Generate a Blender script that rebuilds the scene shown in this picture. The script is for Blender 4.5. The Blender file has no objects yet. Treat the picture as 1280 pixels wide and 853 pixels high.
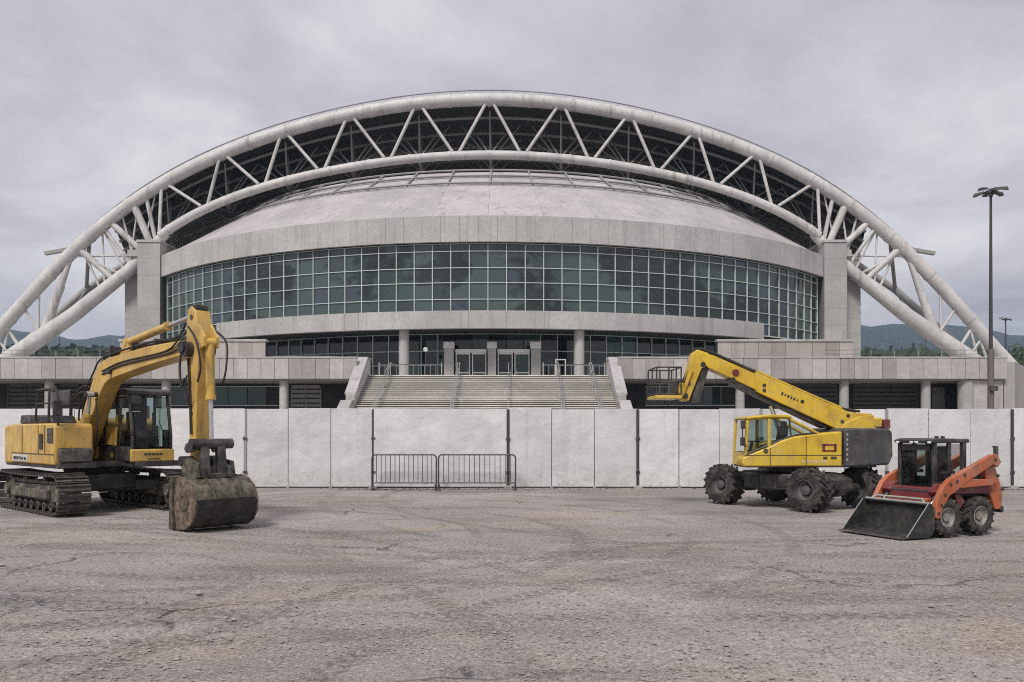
import bpy, bmesh, math, random
import numpy as np
from mathutils import Vector, Matrix

random.seed(7)
PI = math.pi
R = math.radians
scene = bpy.context.scene
COL = scene.collection

# ------------------------------------------------------------------ camera
EYE = 1.85
cam_d = bpy.data.cameras.new('camera')
cam_d.sensor_width = 36.0
cam_d.lens = 36.0 * 1000.0 / 1280.0
cam_d.shift_y = 113.5 / 1280.0
cam_d.clip_start = 0.1
cam_d.clip_end = 9000
cam = bpy.data.objects.new('camera', cam_d)
cam.location = (0, 0, EYE)
cam.rotation_euler = (R(90), 0, 0)
COL.objects.link(cam)
scene.camera = cam

# ------------------------------------------------------------------ sky
SUN_EL, SUN_AZ = 52.0, 205.0          # azimuth measured clockwise from +Y
world = bpy.data.worlds.new('World')
scene.world = world
world.use_nodes = True
wn, wl = world.node_tree.nodes, world.node_tree.links
wn.clear()
w_out = wn.new('ShaderNodeOutputWorld')
w_bg = wn.new('ShaderNodeBackground')
w_sky = wn.new('ShaderNodeTexSky')
w_sky.sky_type = 'NISHITA'
w_sky.sun_disc = False
w_sky.sun_elevation = R(SUN_EL)
w_sky.sun_rotation = R(SUN_AZ)
w_sky.air_density = 1.3
w_sky.dust_density = 4.0
w_tc = wn.new('ShaderNodeTexCoord')
w_sep = wn.new('ShaderNodeSeparateXYZ')
wl.new(w_tc.outputs['Generated'], w_sep.inputs[0])
w_add = wn.new('ShaderNodeMath'); w_add.operation = 'MAXIMUM'; w_add.inputs[1].default_value = 0.0
wl.new(w_sep.outputs['Z'], w_add.inputs[0])
w_add2 = wn.new('ShaderNodeMath'); w_add2.operation = 'ADD'; w_add2.inputs[1].default_value = 0.22
wl.new(w_add.outputs[0], w_add2.inputs[0])
w_dx = wn.new('ShaderNodeMath'); w_dx.operation = 'DIVIDE'
w_dy = wn.new('ShaderNodeMath'); w_dy.operation = 'DIVIDE'
wl.new(w_sep.outputs['X'], w_dx.inputs[0]); wl.new(w_add2.outputs[0], w_dx.inputs[1])
wl.new(w_sep.outputs['Y'], w_dy.inputs[0]); wl.new(w_add2.outputs[0], w_dy.inputs[1])
w_comb = wn.new('ShaderNodeCombineXYZ')
wl.new(w_dx.outputs[0], w_comb.inputs[0]); wl.new(w_dy.outputs[0], w_comb.inputs[1])
w_n1 = wn.new('ShaderNodeTexNoise'); w_n1.inputs['Scale'].default_value = 1.5
w_n1.inputs['Detail'].default_value = 7; w_n1.inputs['Roughness'].default_value = 0.56
w_n1.inputs['Distortion'].default_value = 0.35
wl.new(w_comb.outputs[0], w_n1.inputs['Vector'])
w_r1 = wn.new('ShaderNodeValToRGB')
e = w_r1.color_ramp.elements
e[0].position = 0.30; e[0].color = (2.75, 2.62, 2.98, 1)
e[1].position = 0.70; e[1].color = (5.6, 5.45, 5.5, 1)
m_ = w_r1.color_ramp.elements.new(0.52); m_.color = (4.05, 3.90, 4.20, 1)
wl.new(w_n1.outputs['Fac'], w_r1.inputs['Fac'])
w_mix = wn.new('ShaderNodeMix'); w_mix.data_type = 'RGBA'
w_mix.inputs['Factor'].default_value = 0.98
wl.new(w_sky.outputs[0], w_mix.inputs['A'])
wl.new(w_r1.outputs[0], w_mix.inputs['B'])
wl.new(w_mix.outputs['Result'], w_bg.inputs['Color'])
w_bg.inputs['Strength'].default_value = 0.075
wl.new(w_bg.outputs[0], w_out.inputs['Surface'])

# ------------------------------------------------------------------ sun (overcast: wide and soft)
sun_d = bpy.data.lights.new('sun', 'SUN')
sun_d.energy = 1.5
sun_d.angle = R(14)
sun_d.color = (1.0, 0.96, 0.91)
sun = bpy.data.objects.new('sun', sun_d)
az, el = R(SUN_AZ), R(SUN_EL)
sdir = Vector((math.sin(az) * math.cos(el), math.cos(az) * math.cos(el), math.sin(el)))
sun.rotation_euler = (-sdir).to_track_quat('-Z', 'Y').to_euler()
sun.location = (0, 0, 60)
COL.objects.link(sun)

scene.view_settings.view_transform = 'Standard'
scene.view_settings.look = 'None'
scene.view_settings.gamma = 1.0
scene.view_settings.use_curve_mapping = False
scene.view_settings.exposure = 1.10
scene.render.engine = 'CYCLES'
scene.cycles.use_denoising = False   # the fine grain is the photograph's own character
scene.cycles.filter_width = 1.05
scene.cycles.max_bounces = 6
scene.cycles.diffuse_bounces = 3
scene.cycles.glossy_bounces = 3
scene.cycles.transmission_bounces = 4
scene.cycles.transparent_max_bounces = 10
scene.cycles.volume_bounces = 0
scene.cycles.caustics_reflective = False
scene.cycles.caustics_refractive = False

# ------------------------------------------------------------------ materials
class NT:
    def __init__(s, name):
        s.m = bpy.data.materials.new(name); s.m.use_nodes = True
        s.t = s.m.node_tree; s.n = s.t.nodes; s.l = s.t.links
        s.n.clear()
        s.out = s.n.new('ShaderNodeOutputMaterial')
        s.pos = None
    def new(s, t, **kw):
        x = s.n.new(t)
        for k, v in kw.items(): setattr(x, k, v)
        return x
    def p(s):
        if s.pos is None:
            s.pos = s.n.new('ShaderNodeNewGeometry')
        return s.pos.outputs['Position']
    def math(s, op, a, b=None, clamp=False):
        x = s.n.new('ShaderNodeMath'); x.operation = op; x.use_clamp = clamp
        for i, v in ((0, a), (1, b)):
            if v is None: continue
            if isinstance(v, (int, float)): x.inputs[i].default_value = v
            else: s.l.new(v, x.inputs[i])
        return x.outputs[0]
    def noise(s, scale, detail=4, rough=0.55, vec=None, stretch=None, dist=0.0):
        x = s.n.new('ShaderNodeTexNoise')
        x.inputs['Scale'].default_value = scale; x.inputs['Detail'].default_value = detail
        x.inputs['Roughness'].default_value = rough; x.inputs['Distortion'].default_value = dist
        v = vec if vec is not None else s.p()
        if stretch:
            mp = s.n.new('ShaderNodeMapping'); mp.inputs['Scale'].default_value = stretch
            s.l.new(v, mp.inputs['Vector']); v = mp.outputs[0]
        s.l.new(v, x.inputs['Vector'])
        return x.outputs['Fac']
    def ramp(s, fac, a, b):
        x = s.n.new('ShaderNodeMapRange'); x.interpolation_type = 'SMOOTHSTEP'
        x.inputs['From Min'].default_value = a; x.inputs['From Max'].default_value = b
        s.l.new(fac, x.inputs['Value'])
        return x.outputs[0]
    def mix(s, fac, a, b, blend='MIX'):
        x = s.n.new('ShaderNodeMix'); x.data_type = 'RGBA'; x.blend_type = blend
        for k, v in (('Factor', fac), ('A', a), ('B', b)):
            i = x.inputs[k]
            if isinstance(v, (int, float)): i.default_value = v
            elif isinstance(v, (tuple, list)): i.default_value = (v[0], v[1], v[2], 1)
            else: s.l.new(v, i)
        return x.outputs['Result']
    def rnd(s):
        x = s.n.new('ShaderNodeObjectInfo'); return x.outputs['Random']
    def bump(s, h, strength, dist=0.02):
        x = s.n.new('ShaderNodeBump'); x.inputs['Strength'].default_value = strength
        x.inputs['Distance'].default_value = dist
        s.l.new(h, x.inputs['Height']); return x.outputs[0]
    def bsdf(s, color, rough=0.6, metal=0.0, normal=None, spec=0.5, coat=0.0):
        b = s.n.new('ShaderNodeBsdfPrincipled')
        for k, v in (('Base Color', color), ('Roughness', rough), ('Metallic', metal)):
            i = b.inputs[k]
            if isinstance(v, (tuple, list)): i.default_value = (v[0], v[1], v[2], 1)
            elif isinstance(v, (int, float)): i.default_value = v
            else: s.l.new(v, i)
        b.inputs['Specular IOR Level'].default_value = spec
        if coat: b.inputs['Coat Weight'].default_value = coat; b.inputs['Coat Roughness'].default_value = 0.15
        if normal is not None: s.l.new(normal, b.inputs['Normal'])
        s.l.new(b.outputs[0], s.out.inputs['Surface'])
        return b

def sc(c, k): return tuple(min(1, max(0, x * k)) for x in c)

def concrete(name, col, big=0.25, fine=3.0, streak=0.25, per=0.12, rough=0.85):
    t = NT(name)
    a = t.ramp(t.noise(big, 5, 0.6), 0.32, 0.68)
    c = t.mix(a, sc(col, 0.80), sc(col, 1.12))
    f = t.ramp(t.noise(fine, 6, 0.75), 0.30, 0.70)
    c = t.mix(t.math('MULTIPLY', f, 0.55), c, sc(col, 0.58))
    f2 = t.ramp(t.noise(fine * 4.5, 5, 0.8), 0.36, 0.66)
    c = t.mix(t.math('MULTIPLY', f2, 0.30), c, sc(col, 1.35))
    st = t.ramp(t.noise(1.0, 4, 0.6, stretch=(1.3, 1.3, 0.07)), 0.52, 0.78)
    c = t.mix(t.math('MULTIPLY', st, streak), c, sc((col[0] * 0.9, col[1] * 0.88, col[2] * 0.84), 0.45))
    r = t.math('MULTIPLY', t.math('SUBTRACT', t.rnd(), 0.5), per * 2)
    hs = t.new('ShaderNodeHueSaturation')
    t.l.new(t.math('ADD', r, 1.0), hs.inputs['Value']); t.l.new(c, hs.inputs['Color'])
    n = t.bump(t.noise(fine * 6, 5, 0.7), 0.35, 0.02)
    t.bsdf(hs.outputs[0], rough, 0, n, 0.3)
    return t.m

def paint(name, col, dirt=(0.16, 0.12, 0.08), amount=0.5, rough=0.42, wear=0.35, obj=True):
    t = NT(name)
    tc = t.new('ShaderNodeTexCoord')
    v = tc.outputs['Object']
    a = t.ramp(t.noise(1.6, 5, 0.62, vec=v), 0.38, 0.72)
    c = t.mix(a, col, sc((col[0] * 0.92, col[1] * 0.84, col[2] * 0.8), 0.80))
    d = t.ramp(t.noise(5.0, 6, 0.72, vec=v, stretch=(1, 1, 0.35)), 0.50, 0.74)
    c = t.mix(t.math('MULTIPLY', d, amount), c, dirt)
    du = t.ramp(t.noise(2.4, 6, 0.7, vec=v), 0.42, 0.72)
    c = t.mix(t.math('MULTIPLY', du, amount * .55), c, (0.36, 0.31, 0.25))
    ru = t.ramp(t.noise(9.0, 4, 0.65, vec=v, stretch=(1, 1, 0.12)), 0.56, 0.72)
    c = t.mix(t.math('MULTIPLY', ru, amount * .6), c, sc(col, .35))
    w = t.ramp(t.noise(17.0, 5, 0.7, vec=v), 0.60, 0.68)
    c = t.mix(t.math('MULTIPLY', w, wear), c, (0.07, 0.055, 0.045))
    ro = t.math('ADD', t.math('MULTIPLY', d, 0.35), rough)
    n = t.bump(t.noise(26, 4, 0.6, vec=v), 0.10, 0.01)
    t.bsdf(c, ro, 0, n, 0.45)
    return t.m

def metal(name, col, rough=0.5, metallic=0.6, dirt=(0.13, 0.10, 0.075), amount=0.4, scale=4.0):
    t = NT(name)
    tc = t.new('ShaderNodeTexCoord'); v = tc.outputs['Object']
    d = t.ramp(t.noise(scale, 6, 0.7, vec=v), 0.40, 0.70)
    c = t.mix(t.math('MULTIPLY', d, amount), col, dirt)
    n = t.bump(t.noise(scale * 5, 5, 0.7, vec=v), 0.45, 0.02)
    b = t.bsdf(c, t.math('ADD', t.math('MULTIPLY', d, 0.3), rough), metallic, n, 0.4)
    return t.m

def pane_glass(name, cols, rough=0.04):
    """coated facade glass: deep tint, mirror-like coat; tone differs from pane to pane"""
    t = NT(name)
    x = t.new('ShaderNodeValToRGB'); x.color_ramp.interpolation = 'CONSTANT'
    el_ = x.color_ramp.elements
    while len(el_) > 1: el_.remove(el_[-1])
    el_[0].position = 0; el_[0].color = (*cols[0], 1)
    for i, c in enumerate(cols[1:], 1):
        q = el_.new(i / len(cols)); q.color = (*c, 1)
    t.l.new(t.rnd(), x.inputs['Fac'])
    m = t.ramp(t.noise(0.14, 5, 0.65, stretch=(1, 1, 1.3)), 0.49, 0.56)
    c = t.mix(t.math('MULTIPLY', m, 0.85), x.outputs[0], (0.010, 0.014, 0.014))  # dark reflections of buildings and trees, painted into the glass colour by noise
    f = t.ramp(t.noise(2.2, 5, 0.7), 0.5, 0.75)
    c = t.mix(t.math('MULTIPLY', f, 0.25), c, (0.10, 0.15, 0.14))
    n = t.bump(t.noise(0.8, 2, 0.5), 0.06, 0.05)
    t.bsdf(c, rough, 0.0, n, 0.55)
    return t.m

def cab_glass(name, tint=(0.56, 0.66, 0.63), haze=0.1):
    t = NT(name)
    tr = t.new('ShaderNodeBsdfTransparent'); tr.inputs[0].default_value = (*tint, 1)
    gl = t.new('ShaderNodeBsdfGlossy'); gl.inputs['Roughness'].default_value = 0.03
    df = t.new('ShaderNodeBsdfDiffuse'); df.inputs[0].default_value = (0.35, 0.33, 0.30, 1)
    lw = t.new('ShaderNodeFresnel'); lw.inputs['IOR'].default_value = 1.45
    m1 = t.new('ShaderNodeMixShader'); t.l.new(lw.outputs[0], m1.inputs[0])
    t.l.new(tr.outputs[0], m1.inputs[1]); t.l.new(gl.outputs[0], m1.inputs[2])
    m2 = t.new('ShaderNodeMixShader')
    t.l.new(t.math('MULTIPLY', t.ramp(t.noise(3, 5, 0.7), 0.35, 0.8), haze), m2.inputs[0])
    t.l.new(m1.outputs[0], m2.inputs[1]); t.l.new(df.outputs[0], m2.inputs[2])
    t.l.new(m2.outputs[0], t.out.inputs['Surface'])
    return t.m

def ground_material():
    t = NT('dusty_ground')
    p = t.p()
    a = t.ramp(t.noise(0.16, 6, 0.62), 0.34, 0.66)
    c = t.mix(a, (0.248, 0.226, 0.217), (0.378, 0.343, 0.325))
    b = t.ramp(t.noise(0.45, 6, 0.65, stretch=(0.45, 1.4, 1)), 0.46, 0.68)
    c = t.mix(t.math('MULTIPLY', b, 0.70), c, (0.130, 0.121, 0.115))
    d = t.ramp(t.noise(0.28, 5, 0.6, stretch=(1, 1.6, 1), dist=0.6), 0.50, 0.72)
    c = t.mix(t.math('MULTIPLY', d, 0.75), c, (0.345, 0.268, 0.195))
    # pale dusty streaks blown and dragged across the yard
    s1 = t.ramp(t.noise(0.9, 6, 0.7, stretch=(0.22, 1.5, 1), dist=0.4), 0.55, 0.74)
    c = t.mix(t.math('MULTIPLY', s1, 0.55), c, (0.46, 0.43, 0.415))
    # tyre tracks: arcs of turning circles, broken by noise
    warp = t.noise(0.5, 3, 0.6)
    sep = t.new('ShaderNodeSeparateXYZ'); t.l.new(p, sep.inputs[0])
    total = None
    arcs = [(-5.2, 14.0, 4.6, .16), (-5.2, 14.0, 6.4, .20), (-3.6, 15.6, 8.6, .17), (-3.6, 15.6, 6.9, .15),
            (7.5, 3.2, 9.4, .20), (7.5, 3.2, 11.2, .18), (-14.0, 2.0, 14.8, .20), (-14.0, 2.0, 16.5, .18),
            (2.0, 34.0, 20.6, .18), (2.0, 34.0, 22.3, .20), (1.0, 38.0, 28.2, .22), (1.0, 38.0, 30.0, .2),
            (9.0, 24.0, 14.3, .18), (9.0, 24.0, 12.7, .16), (-6.0, 9.8, 2.6, .15), (-6.0, 9.8, 4.0, .15)]
    for (cx, cy, r, w) in arcs:
        dx = t.math('SUBTRACT', sep.outputs['X'], cx); dy = t.math('SUBTRACT', sep.outputs['Y'], cy)
        q = t.math('SQRT', t.math('ADD', t.math('MULTIPLY', dx, dx), t.math('MULTIPLY', dy, dy)))
        q = t.math('ADD', q, t.math('MULTIPLY', warp, 0.35))
        q = t.math('ABSOLUTE', t.math('SUBTRACT', q, r + 0.17))
        mr = t.new('ShaderNodeMapRange'); mr.interpolation_type = 'SMOOTHSTEP'
        mr.inputs['From Min'].default_value = w * 0.95; mr.inputs['From Max'].default_value = w * 0.55
        t.l.new(q, mr.inputs['Value'])
        an = t.math('MULTIPLY', t.math('ARCTAN2', dy, dx), r * 2 * PI / .17)
        skew = t.math('MULTIPLY', q, 26.0)
        lugm = t.ramp(t.math('SINE', t.math('ADD', an, skew)), -0.35, 0.25)
        trk = t.math('MULTIPLY', mr.outputs[0], t.math('ADD', t.math('MULTIPLY', lugm, .7), .3))
        total = trk if total is None else t.math('MAXIMUM', total, trk)
    brk = t.ramp(t.noise(0.42, 4, 0.6), 0.36, 0.54)
    lug = t.ramp(t.noise(9.0, 4, 0.75), 0.40, 0.58)
    tracks = t.math('MULTIPLY', t.math('MULTIPLY', total, brk), t.math('ADD', t.math('MULTIPLY', lug, 0.65), 0.35))
    c = t.mix(t.math('MULTIPLY', tracks, 0.62), c, (0.075, 0.069, 0.066))
    # cracks in the old surface
    vw = t.new('ShaderNodeTexNoise'); vw.inputs['Scale'].default_value = 0.9; vw.inputs['Detail'].default_value = 5
    t.l.new(p, vw.inputs['Vector'])
    va = t.new('ShaderNodeVectorMath'); va.operation = 'ADD'; t.l.new(p, va.inputs[0]); t.l.new(vw.outputs['Color'], va.inputs[1])
    vo = t.new('ShaderNodeTexVoronoi'); vo.feature = 'DISTANCE_TO_EDGE'; vo.inputs['Scale'].default_value = 0.27
    t.l.new(va.outputs[0], vo.inputs['Vector'])
    cr = t.new('ShaderNodeMapRange'); cr.inputs['From Min'].default_value = 0.012; cr.inputs['From Max'].default_value = 0.003
    t.l.new(vo.outputs['Distance'], cr.inputs['Value'])
    crack = t.math('MULTIPLY', cr.outputs[0], t.ramp(t.noise(0.3, 3, 0.5), 0.48, 0.62))
    c = t.mix(t.math('MULTIPLY', crack, 0.85), c, (0.05, 0.046, 0.044))
    # grit
    g = t.noise(30, 6, 0.85)
    c = t.mix(t.math('MULTIPLY', t.ramp(g, 0.47, 0.62), 0.82), c, (0.05, 0.046, 0.043))
    g2 = t.noise(19, 6, 0.85)
    c = t.mix(t.math('MULTIPLY', t.ramp(g2, 0.52, 0.66), 0.7), c, (0.64, 0.59, 0.55))
    g3 = t.noise(9, 5, 0.8)
    c = t.mix(t.math('MULTIPLY', t.ramp(g3, 0.54, 0.72), 0.45), c, (0.09, 0.082, 0.078))
    h = t.math('ADD', t.math('MULTIPLY', g, 0.5), t.math('MULTIPLY', t.noise(5, 5, 0.7), 0.9))
    h = t.math('SUBTRACT', h, t.math('MULTIPLY', tracks, 0.7))
    h = t.math('SUBTRACT', h, crack)
    t.bsdf(c, 0.9, 0, t.bump(h, 0.55, 0.03), 0.25)
    return t.m

M = {}
M['ground'] = ground_material()
M['concrete'] = concrete('facade_concrete', (0.45, 0.435, 0.42), 0.25, 3.5, 0.55, 0.05)
M['pier'] = concrete('pier_concrete', (0.40, 0.385, 0.37), 0.3, 3.2, 0.45, 0.05)
M['parapet'] = concrete('parapet_concrete', (0.43, 0.405, 0.385), 0.12, 2.4, 0.45, 0.2)
M['wingwall'] = concrete('wing_concrete', (0.40, 0.36, 0.335), 0.15, 2.4, 0.4, 0.16)
M['roof'] = concrete('pale_roof_sheet', (0.44, 0.415, 0.41), 0.3, 2.8, 0.6, 0.05, 0.6)
M['steel'] = concrete('arch_steel_paint', (0.56, 0.545, 0.525), 0.5, 2.6, 0.75, 0.0, 0.5)
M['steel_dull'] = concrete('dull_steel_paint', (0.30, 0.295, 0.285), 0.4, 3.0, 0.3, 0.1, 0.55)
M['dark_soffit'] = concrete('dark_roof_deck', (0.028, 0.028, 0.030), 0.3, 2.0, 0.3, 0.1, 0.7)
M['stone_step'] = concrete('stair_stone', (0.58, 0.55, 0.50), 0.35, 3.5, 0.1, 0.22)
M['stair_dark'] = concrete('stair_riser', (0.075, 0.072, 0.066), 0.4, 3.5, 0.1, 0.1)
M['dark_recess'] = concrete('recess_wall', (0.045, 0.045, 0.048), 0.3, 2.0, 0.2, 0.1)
M['shutter'] = metal('shutter_metal', (0.10, 0.10, 0.105), 0.5, 0.4, amount=0.3)
M['louvre'] = metal('louvre_metal', (0.34, 0.34, 0.34), 0.5, 0.3, amount=0.25)
def hoarding_mat():
    t = NT('white_hoarding')
    col = (0.655, 0.648, 0.645)
    c = t.mix(t.ramp(t.noise(0.9, 5, 0.6), 0.3, 0.7), sc(col, .88), sc(col, 1.06))
    st = t.ramp(t.noise(2.2, 6, 0.7, stretch=(2.0, 2.0, 0.10)), 0.50, 0.76)
    c = t.mix(t.math('MULTIPLY', st, .42), c, (0.42, 0.40, 0.375))
    sp = t.ramp(t.noise(14, 5, 0.75), 0.62, 0.74)
    c = t.mix(t.math('MULTIPLY', sp, .50), c, (0.33, 0.31, 0.29))
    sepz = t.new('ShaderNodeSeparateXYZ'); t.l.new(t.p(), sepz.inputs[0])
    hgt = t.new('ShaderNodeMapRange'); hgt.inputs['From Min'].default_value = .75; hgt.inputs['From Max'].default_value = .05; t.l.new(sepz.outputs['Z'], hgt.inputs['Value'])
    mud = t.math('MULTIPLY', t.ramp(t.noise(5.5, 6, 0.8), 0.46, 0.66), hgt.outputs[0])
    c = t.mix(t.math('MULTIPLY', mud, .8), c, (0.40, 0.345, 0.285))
    sp = t.ramp(t.noise(60, 3, 0.8), 0.45, 0.70)
    c = t.mix(t.math('MULTIPLY', sp, .16), c, (0.38, 0.37, 0.36))
    hs = t.new('ShaderNodeHueSaturation'); t.l.new(t.math('ADD', t.math('MULTIPLY', t.rnd(), .15), .90), hs.inputs['Value']); t.l.new(c, hs.inputs['Color'])
    t.bsdf(hs.outputs[0], .55, 0, t.bump(t.noise(1.1, 4, .55), .8, .10), .4)
    return t.m
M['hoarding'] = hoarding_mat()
M['block'] = concrete('concrete_block', (0.36, 0.34, 0.32), 0.8, 6.0, 0.2)
M['mullion'] = metal('mullion_metal', (0.55, 0.62, 0.59), 0.4, 0.25, amount=0.2)
M['white_frame'] = metal('white_frame', (0.72, 0.72, 0.70), 0.45, 0.1, amount=0.2)
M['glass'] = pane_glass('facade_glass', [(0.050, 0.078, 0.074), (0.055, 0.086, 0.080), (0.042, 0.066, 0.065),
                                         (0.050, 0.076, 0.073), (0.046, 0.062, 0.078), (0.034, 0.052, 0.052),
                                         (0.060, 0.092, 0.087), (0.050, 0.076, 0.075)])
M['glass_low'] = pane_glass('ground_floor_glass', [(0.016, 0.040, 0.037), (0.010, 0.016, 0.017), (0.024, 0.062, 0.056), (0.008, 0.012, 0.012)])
M['cabglass'] = cab_glass('cab_glass')
M['yellow'] = paint('worn_yellow_paint', (0.62, 0.395, 0.085), amount=0.62, wear=0.6)
M['yellow2'] = paint('bright_yellow_paint', (0.66, 0.445, 0.035), amount=0.5, wear=0.45, rough=0.38)
M['orange'] = paint('faded_orange_paint', (0.48, 0.125, 0.048), amount=0.7, wear=0.7)
M['maroon'] = paint('dark_red_paint', (0.15, 0.022, 0.024), amount=0.45, wear=0.3)
M['black'] = paint('black_paint', (0.022, 0.022, 0.024), dirt=(0.10, 0.085, 0.07), amount=0.45, rough=0.5, wear=0.0)
M['charcoal'] = paint('charcoal_paint', (0.050, 0.050, 0.055), dirt=(0.10, 0.09, 0.08), amount=0.4, rough=0.5, wear=0.1)
M['rubber'] = metal('tyre_rubber', (0.018, 0.017, 0.017), 0.75, 0.0, (0.17, 0.145, 0.12), 0.6, 7)
M['rim'] = metal('wheel_rim', (0.10, 0.10, 0.10), 0.5, 0.3, (0.20, 0.17, 0.14), 0.5, 6)
M['pale_rim'] = metal('pale_wheel_rim', (0.34, 0.32, 0.30), 0.5, 0.2, (0.10, 0.085, 0.07), 0.8, 9)
M['track_steel'] = metal('track_steel', (0.075, 0.068, 0.062), 0.55, 0.5, (0.25, 0.21, 0.165), 0.55, 5)
M['mud_frame'] = metal('muddy_frame', (0.07, 0.064, 0.056), 0.7, 0.2, (0.27, 0.24, 0.18), 0.85, 4)
M['bucket'] = metal('muddy_bucket', (0.060, 0.054, 0.042), 0.7, 0.3, (0.25, 0.22, 0.155), 0.8, 7)
M['bucket_plate'] = metal('rusty_plate', (0.10, 0.068, 0.05), 0.75, 0.2, (0.32, 0.245, 0.185), 0.8, 8)
M['dark_bucket'] = metal('dark_bucket', (0.035, 0.035, 0.037), 0.5, 0.4, (0.13, 0.115, 0.09), 0.6, 5)
M['bright_steel'] = metal('bright_steel', (0.55, 0.54, 0.52), 0.3, 0.7, amount=0.3)
M['chrome'] = metal('cylinder_rod', (0.62, 0.61, 0.60), 0.2, 0.9, amount=0.15)
M['galv'] = metal('galvanised_tube', (0.085, 0.085, 0.09), 0.45, 0.5, amount=0.35)
M['mast'] = metal('mast_steel', (0.065, 0.062, 0.066), 0.5, 0.4, amount=0.2)
M['rust'] = metal('rusty_mast', (0.17, 0.15, 0.14), 0.6, 0.3, amount=0.5)
M['seat'] = metal('seat_vinyl', (0.03, 0.03, 0.034), 0.7, 0.0, amount=0.2)
M['lamp'] = metal('lamp_lens', (0.75, 0.75, 0.72), 0.2, 0.0, amount=0.1)
M['red_lens'] = metal('red_lens', (0.35, 0.03, 0.02), 0.25, 0.0, amount=0.2)
M['decal'] = metal('decal_pale', (0.62, 0.60, 0.56), 0.5, 0.0, amount=0.35)
M['ink'] = metal('decal_ink', (0.05, 0.045, 0.04), 0.5, 0.0, amount=0.2)
M['hose'] = metal('hydraulic_hose', (0.02, 0.02, 0.02), 0.6, 0.0, amount=0.25)
M['stone'] = metal('loose_stone', (0.26, 0.245, 0.235), 0.9, 0.0, (0.40, 0.37, 0.34), 0.6, 9)

def foliage(name, a, b):
    t = NT(name)
    n = t.ramp(t.noise(0.05, 6, 0.7), 0.35, 0.65)
    f = t.ramp(t.noise(0.5, 4, 0.7), 0.35, 0.65)
    c = t.mix(n, a, b); c = t.mix(t.math('MULTIPLY', f, 0.5), c, sc(a, 0.5))
    t.bsdf(c, 0.9, 0, None, 0.1)
    return t.m
M['hill'] = foliage('hill_woodland', (0.016, 0.030, 0.036), (0.038, 0.055, 0.055))
M['leaf'] = foliage('leaves', (0.030, 0.050, 0.028), (0.065, 0.090, 0.045))
M['bark'] = concrete('bark', (0.10, 0.08, 0.065), 1, 6, 0.3)
M['house_wall'] = concrete('house_render', (0.42, 0.42, 0.42), 0.3, 2, 0.2, 0.2)
M['house_roof'] = concrete('house_roof_tiles', (0.22, 0.12, 0.09), 0.3, 2, 0.2, 0.2)

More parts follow.
